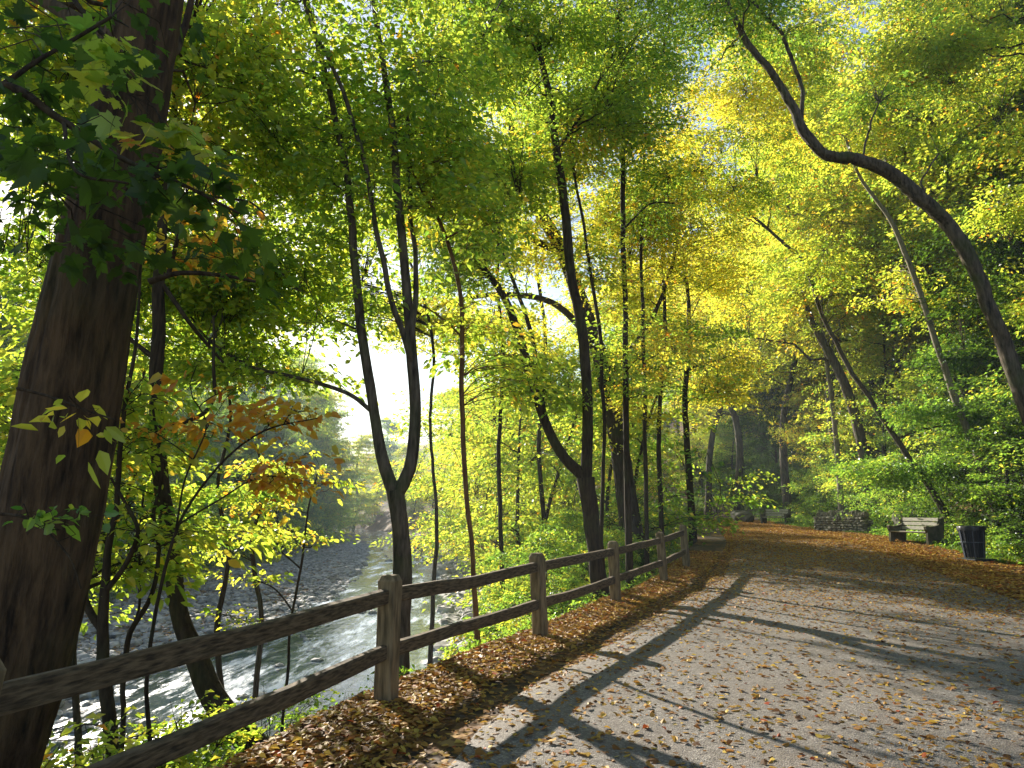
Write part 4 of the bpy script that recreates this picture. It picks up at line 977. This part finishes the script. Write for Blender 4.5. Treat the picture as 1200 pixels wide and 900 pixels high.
# ---- woodland trees built once per kind, then copied
def wood_tree(H, r, seed, per, leaf, low=.25, n=420, sides=8, nstem=1, size=(.5, 1.0)):
    global LAYER; LAYER = .75 if H > 6 else .3
    rg = np.random.default_rng(seed); tmb, cmb = MB(), MB(); lines = []
    for s in range(nstem):
        lean = rg.normal(size=2) * .06 * H + (0 if nstem == 1 else rg.normal(size=2) * .12 * H)
        pts = np.array([[0, 0, -.6], [lean[0] * .15, lean[1] * .15, H * .25], [lean[0] * .5, lean[1] * .5, H * .55], [lean[0], lean[1], H * .95]]); pts[1:3, :2] += rg.normal(size=(2, 2)) * .03 * H
        lines.append(bark_tube(tmb, pts, np.array([.0105, .009, .006, .002]) * H * (1 if nstem == 1 else .7), sides, 26, .06, .1, seed + s, flare=.4))
    cr = []
    for k in range(9):
        t = low + (1 - low) * (k + .5) / 9; rr = r * (.5 + .75 * math.sin(min(1, t * 1.15) * math.pi * .93)) * (.8 + .4 * rg.random()); a = rg.random() * 6.28
        p = lines[rg.integers(nstem)][0]; c = p[int(t * 25)]; off = rr * .35
        cr.append((c[0] + math.cos(a) * off, c[1] + math.sin(a) * off, c[2], rr, rr, H * .085, n // 9 * 1.3))
    grow(lines, cr, rg, tmb, cmb, leaf, per, size, 14, 'quad', .7, False, tilt=.2)
    return tmb, cmb
KINDS = {}
def make_kind(key, *a, **k):
    t, c = wood_tree(*a, **k); KINDS[key] = (t.mesh('trunk', [M['bark']], True), c.mesh('crown', [M['leaf_green'], M['bark']], [1]))
make_kind('tall_a', 19, 3.9, 101, 42, .14, .12, 620); make_kind('tall_b', 17, 3.5, 102, 42, .14, .12, 600); make_kind('tall_c', 21, 4.3, 103, 44, .145, .2, 700)
make_kind('high_a', 20, 4.2, 111, 42, .14, .42, 520); make_kind('high_b', 22, 4.4, 112, 42, .14, .45, 540)
make_kind('mid_a', 11, 2.8, 104, 36, .12, .12, 330); make_kind('mid_b', 9, 2.6, 105, 36, .12, .10, 300, nstem=2)
make_kind('low_a', 4.2, 1.7, 106, 34, .10, .10, 150, nstem=3, size=(.4, .8)); make_kind('low_b', 3.0, 1.5, 107, 34, .10, .05, 120, nstem=3, size=(.4, .8))
make_kind('bush_a', 1.25, .75, 108, 26, .065, .05, 64, nstem=4, size=(.18, .36), sides=5); make_kind('bush_b', .85, .6, 109, 26, .06, .05, 54, nstem=5, size=(.16, .3), sides=5)

def place(kind, name, x, y, s, rz, leafmat, label, cat, group, bark='bark', lean=0.0):
    tm, cm = KINDS[kind]; z = float(terrain(x, y))
    root = thing(name, label, cat, (x, y, z - .03), group, rz); root.scale = (s, s, s * 1.0); root.rotation_euler = (lean, 0, rz)
    for nm, me in (('trunk' if cat == 'tree' else 'stem', tm), ('crown' if cat == 'tree' else 'foliage', cm)):
        o = bpy.data.objects.new(nm, me); COL.objects.link(o); o.parent = root
        for i, sl in enumerate(o.material_slots):
            sl.link = 'OBJECT'; sl.material = M[bark] if (me is tm or i == 1) else M[leafmat]
    return root

def blocks_sun(x, y, H, r):
    """does a tree here shade the sunlit part of the path"""
    z = float(terrain(x, y)); p = np.array([[x + dx, y, z + h] for h in np.linspace(H * .3, H, 6) for dx in (-r * .6, 0, r * .6)])
    t = p[:, 2] / SUN[2]; gx = p[:, 0] - SUN[0] * t; gy = p[:, 1] - SUN[1] * t
    a, b = project(gx, gy, 0); on = np.mean((a > 560) & (a < 1200) & (b > 715) & (b < 880) & (gy > 2)) > .12
    t = (p[:, 2] - WATER) / SUN[2]; gx = p[:, 0] - SUN[0] * t; gy = p[:, 1] - SUN[1] * t; a, b = project(gx, gy, WATER)
    return bool(on or np.mean((a > 300) & (a < 560) & (b > 632) & (b < 850) & (gy > 6)) > .10)

def spread(n_try, xr, yr, dmin, seed, ok=None):
    rg = np.random.default_rng(seed); out = []
    for _ in range(n_try):
        y = yr[0] + (yr[1] - yr[0]) * rg.random(); lo, hi = xr(y); x = lo + (hi - lo) * rg.random()
        px, py = project(x, y, 2.0)
        if px < -120 or px > 1330: continue
        d = dmin * (1 + y * .006)
        if any((x - a) ** 2 + (y - b) ** 2 < d * d for a, b in out): continue
        if ok and not ok(x, y): continue
        out.append((x, y))
    return out
rgp = np.random.default_rng(77)
# hillside wood right of the path
hs = spread(5000, lambda y: (Xh(y) + 2.0, Xh(y) + 46), (12, 105), 3.1, 1)
for (x, y) in hs:
    e = x - Xh(y); k = rgp.random()
    if e < 7 and k < .6:
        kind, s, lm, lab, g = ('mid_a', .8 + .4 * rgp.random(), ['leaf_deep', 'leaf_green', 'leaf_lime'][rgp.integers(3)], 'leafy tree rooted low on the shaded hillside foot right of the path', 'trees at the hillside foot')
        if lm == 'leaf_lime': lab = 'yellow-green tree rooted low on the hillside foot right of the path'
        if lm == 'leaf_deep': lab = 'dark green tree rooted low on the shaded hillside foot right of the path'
    else:
        kind = ['tall_a', 'tall_b', 'tall_c', 'mid_a'][rgp.integers(4)] if e > 13 else ['high_a', 'high_b'][rgp.integers(2)]; s = .95 + .35 * rgp.random(); lm = ['leaf_lime', 'leaf_yellow', 'leaf_yellow', 'leaf_green', 'leaf_lime'][rgp.integers(5)]; g = 'trees higher up the hillside'
        lab = {'leaf_lime': 'tall yellow-green tree higher up the hillside right of the path', 'leaf_yellow': 'golden-leaved tree higher up the hillside right of the path', 'leaf_green': 'tall green tree higher up the hillside right of the path'}[lm]
    place(kind, 'woodland_tree', x, y, s, rgp.random() * 6.28, lm, lab, 'tree', g, ['bark', 'bark_smooth', 'bark'][rgp.integers(3)])
for i, (x, y, kd, s, lm) in enumerate([(19.5, 26.5, 'high_b', 1.15, 'leaf_lime'), (19.5, 30, 'high_a', 1.35, 'leaf_lime'), (18.8, 36, 'high_b', 1.2, 'leaf_lime'), (20.5, 42, 'high_a', 1.5, 'leaf_yellow'), (19.5, 49, 'high_b', 1.25, 'leaf_lime'), (24.5, 23, 'high_a', 1.25, 'leaf_green'), (24.5, 27, 'high_b', 1.2, 'leaf_lime'), (17.5, 55, 'high_a', 1.4, 'leaf_yellow'), (23, 35, 'high_a', 1.4, 'leaf_lime'), (25, 44, 'high_b', 1.3, 'leaf_green'), (18, 64, 'high_b', 1.3, 'leaf_lime'), (12, 78, 'high_a', 1.4, 'leaf_lime')]):
    place(kd, 'canopy_tree', x, y, s, rgp.random() * 6.28, lm, {'leaf_lime': 'very tall yellow-green tree at the hillside foot, crown reaching over the path', 'leaf_yellow': 'very tall golden tree at the hillside foot, crown reaching over the path', 'leaf_green': 'very tall green tree at the hillside foot, crown reaching over the path'}[lm], 'tree', 'tall canopy trees at the hillside foot', 'bark_smooth')
# understorey on the hillside
for (x, y) in spread(3500, lambda y: (Xh(y) + .3, Xh(y) + 13), (17, 80), 1.8, 2):
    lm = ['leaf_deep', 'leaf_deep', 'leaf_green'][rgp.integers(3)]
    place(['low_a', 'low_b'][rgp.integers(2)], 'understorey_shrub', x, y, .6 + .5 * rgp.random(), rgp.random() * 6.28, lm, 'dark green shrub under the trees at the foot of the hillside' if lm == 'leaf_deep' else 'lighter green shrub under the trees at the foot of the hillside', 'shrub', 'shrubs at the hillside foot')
# wood on the bank between fence and river
def clear_view(x, y, h=.5, lim=580):
    px, py = project(x, y, float(terrain(x, y)) + h); return px > lim
for (x, y) in spread(500, lambda y: (Xr(y) + 1.2, Xf(y) - 3.4), (20, 75), 3.4, 3):
    H = 11 if y > 24 else 9
    if blocks_sun(x, y, H, 2.5) or not clear_view(x, y, 3, 520): continue
    hit = False
    for hh in (3, 6, 9):
        tt_ = (hh - 1) / SUN[2]; gy_ = y - SUN[1] * tt_; gx_ = x - SUN[0] * tt_
        hit = hit or (Xf(gy_) + 1 < gx_ < Xpr(gy_) + 2 and 21 < gy_ < 46)
    if hit and rgp.random() < .7: continue
    lm = ['leaf_lime', 'leaf_yellow', 'leaf_lime', 'leaf_green'][rgp.integers(4)]
    place(['mid_a', 'mid_b'][rgp.integers(2)], 'bank_tree', x, y, .75 + .4 * rgp.random() + .006 * y, rgp.random() * 6.28, lm, {'leaf_lime': 'yellow-green tree on the river bank beyond the fence', 'leaf_yellow': 'golden tree on the river bank beyond the fence', 'leaf_green': 'green tree on the river bank beyond the fence'}[lm], 'tree', 'trees on the near river bank')
# bushes on the near bank
for (x, y) in spread(900, lambda y: (Xr(y) + .8, Xf(y) - 1.7), (11, 40), 1.5, 4):
    if not clear_view(x, y, .5, 590): continue
    place(['low_a', 'low_b'][rgp.integers(2)], 'bank_shrub', x, y, .35 + .35 * rgp.random(), rgp.random() * 6.28, ['leaf_green', 'leaf_deep'][rgp.integers(2)], 'leafy green shrub on the slope between the fence and the river', 'shrub', 'shrubs on the near river bank')
for (x, y) in spread(900, lambda y: (Xf(y) - 3.2, Xf(y) - 1.15), (8, 19), .6, 5):
    if not clear_view(x, y, .3, 575): continue
    if 4.9 < y < 7.6 and x > Xf(y) - 1.6 and rgp.random() < .75: continue
    place(['bush_a', 'bush_b'][rgp.integers(2)], 'small_bush', x, y, .55 + .5 * rgp.random(), rgp.random() * 6.28, ['leaf_green', 'leaf_lime'][rgp.integers(2)], 'small bright green bush just behind the wooden fence', 'bush', 'small bushes behind the fence')
# bushes left below the fence
for (x, y) in spread(600, lambda y: (Xf(y) - 5.5, Xf(y) - 1.5), (4.6, 9.5), .8, 6):
    if project(x, y, float(terrain(x, y)))[0] > 330: continue
    place('bush_a', 'small_bush', x, y, .8 + .5 * rgp.random(), rgp.random() * 6.28, 'leaf_green' if rgp.random() < .6 else 'leaf_lime', 'bright leafy bush at the foot of the leaning tree on the left bank slope', 'bush', 'bushes below the fence on the left')
# bin side
for (px, py, y, s) in [(1178, 640, 21.5, .9), (1195, 650, 20.5, .8), (1120, 622, 25.5, .8), (1168, 628, 23, 1.0), (1100, 618, 27.5, .7), (1140, 622, 24.5, .9)]:
    w = P(px, py, y); place('bush_a', 'small_bush', w[0], y, s, rgp.random() * 6, 'leaf_green', 'low green bush on the verge around the trash can and the nearer bench', 'bush', 'low bushes on the right verge')
# far bank, left
FB = []
for (x, y) in spread(2200, lambda y: (Xb(y) - 34, Xb(y) - .5), (14, 105), 4.0, 8):
    kind = ['mid_a', 'mid_b', 'tall_a', 'tall_b'][rgp.integers(4)]; H = {'mid_a': 11, 'mid_b': 9, 'tall_a': 19, 'tall_b': 17}[kind]; s = .75 + .4 * rgp.random()
    for _ in range(8):
        if blocks_sun(x, y, H * s, 2.5): s *= .85
    FB.append((x, y, H * s))
    if H * s < 4: continue
    lm = ['leaf_mist', 'leaf_green', 'leaf_lime', 'leaf_mist'][rgp.integers(4)]
    place(kind, 'far_bank_tree', x, y, s, rgp.random() * 6.28, lm, {'leaf_mist': 'hazy green tree on the far bank beyond the gravel bar', 'leaf_green': 'green tree on the far bank beyond the gravel bar', 'leaf_lime': 'yellow-green tree on the far bank beyond the gravel bar'}[lm], 'tree', 'trees on the far river bank')
for (px, y, kd, s) in [(300, 125, 'tall_a', 1.75), (332, 135, 'tall_c', 1.75), (362, 142, 'tall_b', 1.8), (388, 152, 'tall_a', 1.5), (414, 168, 'tall_b', 1.5), (268, 118, 'tall_b', 1.8), (442, 195, 'tall_a', 1.5), (352, 116, 'tall_b', 1.3), (316, 108, 'tall_a', 1.35), (240, 104, 'tall_c', 1.5), (400, 140, 'mid_a', 1.6), (376, 128, 'mid_a', 1.6), (325, 72, 'tall_c', 1.15), (290, 66, 'tall_a', 1.2), (355, 80, 'tall_b', 1.25), (255, 84, 'tall_a', 1.5), (285, 92, 'tall_c', 1.45), (318, 98, 'tall_b', 1.5), (345, 106, 'tall_a', 1.25), (228, 74, 'tall_b', 1.4), (300, 78, 'tall_b', 1.1), (335, 88, 'mid_a', 1.4), (362, 100, 'mid_a', 1.4), (200, 66, 'tall_c', 1.1), (272, 70, 'mid_a', 1.5)]:
    x = (px - 600) / F * (y * CT)
    for _ in range(4 if y < 95 else 0):
        if blocks_sun(x, y, {'t': 19, 'm': 11}[kd[0]] * s, 2.5): s *= .88
    place(kd, 'far_bank_tree', x, y, s, rgp.random() * 6.28, ['leaf_mist', 'leaf_fresh', 'leaf_lime'][rgp.integers(3)], 'tall blue-hazy tree where the far bank meets the river bend', 'tree', 'tall hazy trees at the river bend')
for (x, y) in spread(900, lambda y: (Xb(y) - 2.5, Xb(y) + 1.5), (14, 100), 2.2, 18):
    place(['low_a', 'low_b', 'bush_a'][rgp.integers(3)], 'far_bank_shrub', x, y, (.6 + .6 * rgp.random()) * (1 + y * .006), rgp.random() * 6.28, ['leaf_fresh', 'leaf_lime', 'leaf_mist'][rgp.integers(3)], 'shrub at the far edge of the gravel bar across the river', 'shrub', 'shrubs at the far edge of the gravel bar')
# misty trees down the valley
for (x, y) in spread(2500, lambda y: (Xb(y) - 60, Xb(y) - 1), (105, 260), 5, 9):
    place(['tall_a', 'tall_b', 'tall_c'][rgp.integers(3)], 'valley_tree', x, y, .65 + .3 * rgp.random(), rgp.random() * 6.28, 'leaf_mist', 'pale misty tree far down the valley', 'tree', 'misty trees down the valley')
for (x, y) in spread(700, lambda y: (Xr(y) + 2, Xh(y) + 30), (75, 240), 7, 10):
    place(['tall_a', 'tall_b', 'mid_a'][rgp.integers(3)], 'valley_tree', x, y, .7 + .35 * rgp.random(), rgp.random() * 6.28, ['leaf_mist', 'leaf_lime'][rgp.integers(2)], 'hazy tree at the far bend where the path and river turn left', 'tree', 'trees at the far bend')

# ---- fallen leaves
def litter():
    rg = np.random.default_rng(21); mb = MB()
    def put(x, y, ln, lift=.012, kind='oval'):
        z = surf(x, y) + lift * (.3 + rg.random(len(x))); n = len(x)
        a = rg.random(n) * 6.28; d = norm(np.stack([np.cos(a), np.sin(a), rg.normal(0, .16, n)], 1))
        nr = norm(np.array([0, 0, 1.]) + rg.normal(size=(n, 3)) * .22)
        pos = np.stack([x, y, z], 1) - d * (ln * .5)[:, None]
        wd = ln * rg.uniform(.45, .75, n); rn = np.clip(rg.beta(1.6, 1.5, n), 0, 1)
        flip = rg.random(n) < .5; nr[flip] *= -1
        if kind == 'oval':
            v, q, k = oval_leaves(pos, d, nr, ln, wd, rg, droop=.12); mb.add(v, q, r=np.repeat(rn, k))
        elif kind == 'maple':
            v, t, k = maple_leaves(pos, d, nr, ln * .9, wd, rg, droop=.12); mb.add(v, t=t, r=np.repeat(rn, k))
        else:
            v, q = leaf_quads(pos, d, nr, ln, wd, rg, .05); mb.add(v, q, r=rn)
    # on the path: sparse in the wheel tracks, drifts by the edges
    n = 190000; y = 2.2 + 50 * rg.random(n) ** 1.35; x = Xf(y) + .8 + (Xpr(y) + .5 - Xf(y) - .8) * rg.random(n)
    l = x - Xf(y) - .8; r = Xpr(y) - x
    dens = .09 + .95 * np.exp(-l / .30) + .24 * sstep(.45, .7, fbm(x * .35, y * .35, 44, 3)) + .95 * np.exp(-np.maximum(r, 0) / 3.2) + .35 * sstep(.5, .75, fbm(x * .7, y * .7, 4, 3)) * .6 + .40 * sstep(8, 15, y) + .22 * sstep(14, 22, y)
    k = rg.random(n) < dens * .55; x, y = x[k], y[k]; ln = rg.uniform(.025, .066, len(x)) * (1 + y * .022)
    near = y < 9
    put(x[near], y[near], ln[near]); put(x[~near], y[~near], ln[~near], kind='quad')
    # strip under and along the fence
    n = 80000; y = 2.0 + 20 * rg.random(n) ** 1.2; x = Xf(y) - .9 + 2.1 * rg.random(n); k = rg.random(n) < np.clip(1.1 - np.maximum(x - Xf(y) - .25, 0) * 1.9, 0, 1) * (.5 + .6 * fbm(x * 1.5, y * 1.5, 2)); x, y = x[k], y[k]
    ln = rg.uniform(.04, .09, len(x)); near = y < 8; put(x[near], y[near], ln[near], .03); put(x[~near], y[~near], ln[~near] * 1.15, .035, 'quad')
    n = 900; y = 2.2 + 9 * rg.random(n); x = Xf(y) - .3 + 5.5 * rg.random(n) ** 1.8; put(x, y, rg.uniform(.045, .085, n), .015, 'maple')
    n = 30000; y = 6 + 85 * rg.random(n) ** 1.2; x = Xb(y) - 1 + (Xl(y) - .3 - Xb(y)) * rg.random(n); put(x, y, rg.uniform(.08, .13, n) * (1 + y * .01), .05, 'quad')
    # right verge and lower slope
    n = 70000; y = 11 + 40 * rg.random(n) ** 1.1; x = Xpr(y) - 1.5 + 9 * rg.random(n) ** 1.4; put(x, y, rg.uniform(.07, .13, n), .03, 'quad')
    # bank
    n = 26000; y = 4 + 30 * rg.random(n) ** 1.3; x = Xr(y) + (Xf(y) - .5 - Xr(y)) * rg.random(n); put(x, y, rg.uniform(.06, .12, n), .03, 'quad')
    tag(mb.obj('fallen_leaves', M['litter']), 'brown and orange autumn leaves scattered over the path and its edges', 'leaves', kind='stuff')
litter()

# ---- grass and low plants
def grass():
    rg = np.random.default_rng(31); mb = MB()
    def tuft(x, y, h, nb):
        n = len(x) * nb; X = np.repeat(x, nb) + rg.normal(size=n) * .05; Y = np.repeat(y, nb) + rg.normal(size=n) * .05; H = np.repeat(h, nb) * rg.uniform(.5, 1.1, n)
        Z = surf(X, Y) - .01; a = rg.random(n) * 6.28; b = np.stack([X, Y, Z], 1); dr = np.stack([np.cos(a), np.sin(a)], 1) * (H * .5)[:, None]; w = np.stack([-np.sin(a), np.cos(a), 0 * a], 1) * (.004 + .0004 * Y)[:, None]
        m = b + np.concatenate([dr * .35, (H * .65)[:, None]], 1); t = b + np.concatenate([dr, H[:, None]], 1)
        v = np.stack([b - w, b + w, m + w * .8, m - w * .8, t], 1).reshape(-1, 3); i = (np.arange(n) * 5)[:, None]
        r = np.repeat(rg.random(len(x)), nb)
        mb.add(v, i + np.array([[0, 1, 2, 3]]), i + np.array([[3, 2, 4]]), r=None if False else float(.5)); 
    n = 5000; y = 14 + 30 * rg.random(n); x = Xpr(y) + 1.1 + 3.0 * rg.random(n) ** 1.2; k = fbm(x * .35, y * .35, 6) > .5; tuft(x[k], y[k], rg.uniform(.06, .16, k.sum()), 9)
    tag(mb.obj('verge_grass', M['grass']), 'short green grass on the verges of the path', 'grass', kind='stuff')
grass()
def groundcover():
    rg = np.random.default_rng(33); mb = MB()
    n = 5200; y = 3 + 36 * rg.random(n) ** 1.2; x = Xr(y) + .5 + (Xf(y) - 1.0 - Xr(y)) * rg.random(n); k = fbm(x * .5, y * .5, 15) > .42; x, y = x[k], y[k]
    c = np.stack([x, y, terrain(x, y) + rg.uniform(.08, .35, len(x))], 1)
    sprays(mb, c, rg.normal(size=c.shape), rg.uniform(.15, .32, len(x)), 14, .06, rg, twig_r=.002, kind='quad')
    n = 2600; y = 16 + 34 * rg.random(n); x = Xpr(y) + 1.4 + 6 * rg.random(n); k = fbm(x * .5, y * .5, 25) > .45; x, y = x[k], y[k]
    c = np.stack([x, y, terrain(x, y) + rg.uniform(.08, .4, len(x))], 1)
    sprays(mb, c, rg.normal(size=c.shape), rg.uniform(.2, .4, len(x)), 14, .09, rg, twig_r=.002, kind='quad')
    n = 3000; y = 12 + 80 * rg.random(n); x = Xb(y) - 6 + 7 * rg.random(n)
    c = np.stack([x, y, terrain(x, y) + rg.uniform(.1, .8, len(x))], 1)
    sprays(mb, c, rg.normal(size=c.shape), rg.uniform(.3, .6, len(x)), 14, .13, rg, twig_r=.003, kind='quad')
    tag(mb.obj('ground_cover', [M['leaf_green'], M['bark']]), 'low green plants covering the banks', 'ground cover', kind='stuff')
groundcover()

# ------------------------------------------------------------------ light and air
w = bpy.data.worlds.new('World'); scene.world = w; w.use_nodes = True
nt = w.node_tree; bg = nt.nodes.get('Background') or nt.nodes.new('ShaderNodeBackground')
sky = nt.nodes.new('ShaderNodeTexSky'); sky.sky_type = 'NISHITA'; sky.sun_disc = False
sky.sun_elevation = SUN_EL; sky.sun_rotation = -SUN_AZ; sky.air_density = 1.2; sky.dust_density = .6; sky.ozone_density = 1.0
nt.links.new(sky.outputs[0], bg.inputs[0]); bg.inputs[1].default_value = .065
sl = bpy.data.lights.new('sun', 'SUN'); so = bpy.data.objects.new('sun', sl); COL.objects.link(so)
sl.energy = 5; sl.angle = math.radians(.55); sl.color = (1, .91, .77)
from mathutils import Vector
so.rotation_euler = Vector((SUN[0], SUN[1], SUN[2])).to_track_quat('Z', 'Y').to_euler()
so.location = (-20, 30, 30)

HAZE = 0.0010
if HAZE > 0:
    mb = MB(); x0, x1, y0_, y1, z0, z1 = -330, 330, -25, 640, -6, 75
    V = [(x, y, z) for z in (z0, z1) for y in (y0_, y1) for x in (x0, x1)]
    mb.add(V, [[0, 2, 3, 1], [4, 5, 7, 6], [0, 1, 5, 4], [2, 6, 7, 3], [0, 4, 6, 2], [1, 3, 7, 5]])
    m, nt, out = new_mat('haze_air'); pv = nt.nodes.new('ShaderNodeVolumePrincipled'); pv.inputs['Color'].default_value = (.74, .87, 1, 1); pv.inputs['Density'].default_value = HAZE; pv.inputs['Anisotropy'].default_value = .15
    nt.links.new(pv.outputs[0], out.inputs['Volume']); tag(mb.obj('haze', m), 'thin morning haze filling the river valley', 'haze', kind='stuff')

scene.view_settings.view_transform = 'Standard'; scene.view_settings.look = 'None'; scene.view_settings.gamma = 1; scene.view_settings.exposure = 1.62
c = scene.cycles
c.use_denoising = True; c.denoiser = 'OPENIMAGEDENOISE'; c.max_bounces = 7; c.diffuse_bounces = 4; c.glossy_bounces = 2; c.transmission_bounces = 5; c.volume_bounces = 0; c.transparent_max_bounces = 4
c.sample_clamp_indirect = 6; c.caustics_reflective = False; c.caustics_refractive = False
print('SCRIPT', round(time.time() - T0, 1), 'objects', len(bpy.data.objects))

0 and print('FB', len(FB), [(round(a), round(b), round(h)) for a, b, h in FB[:60]])
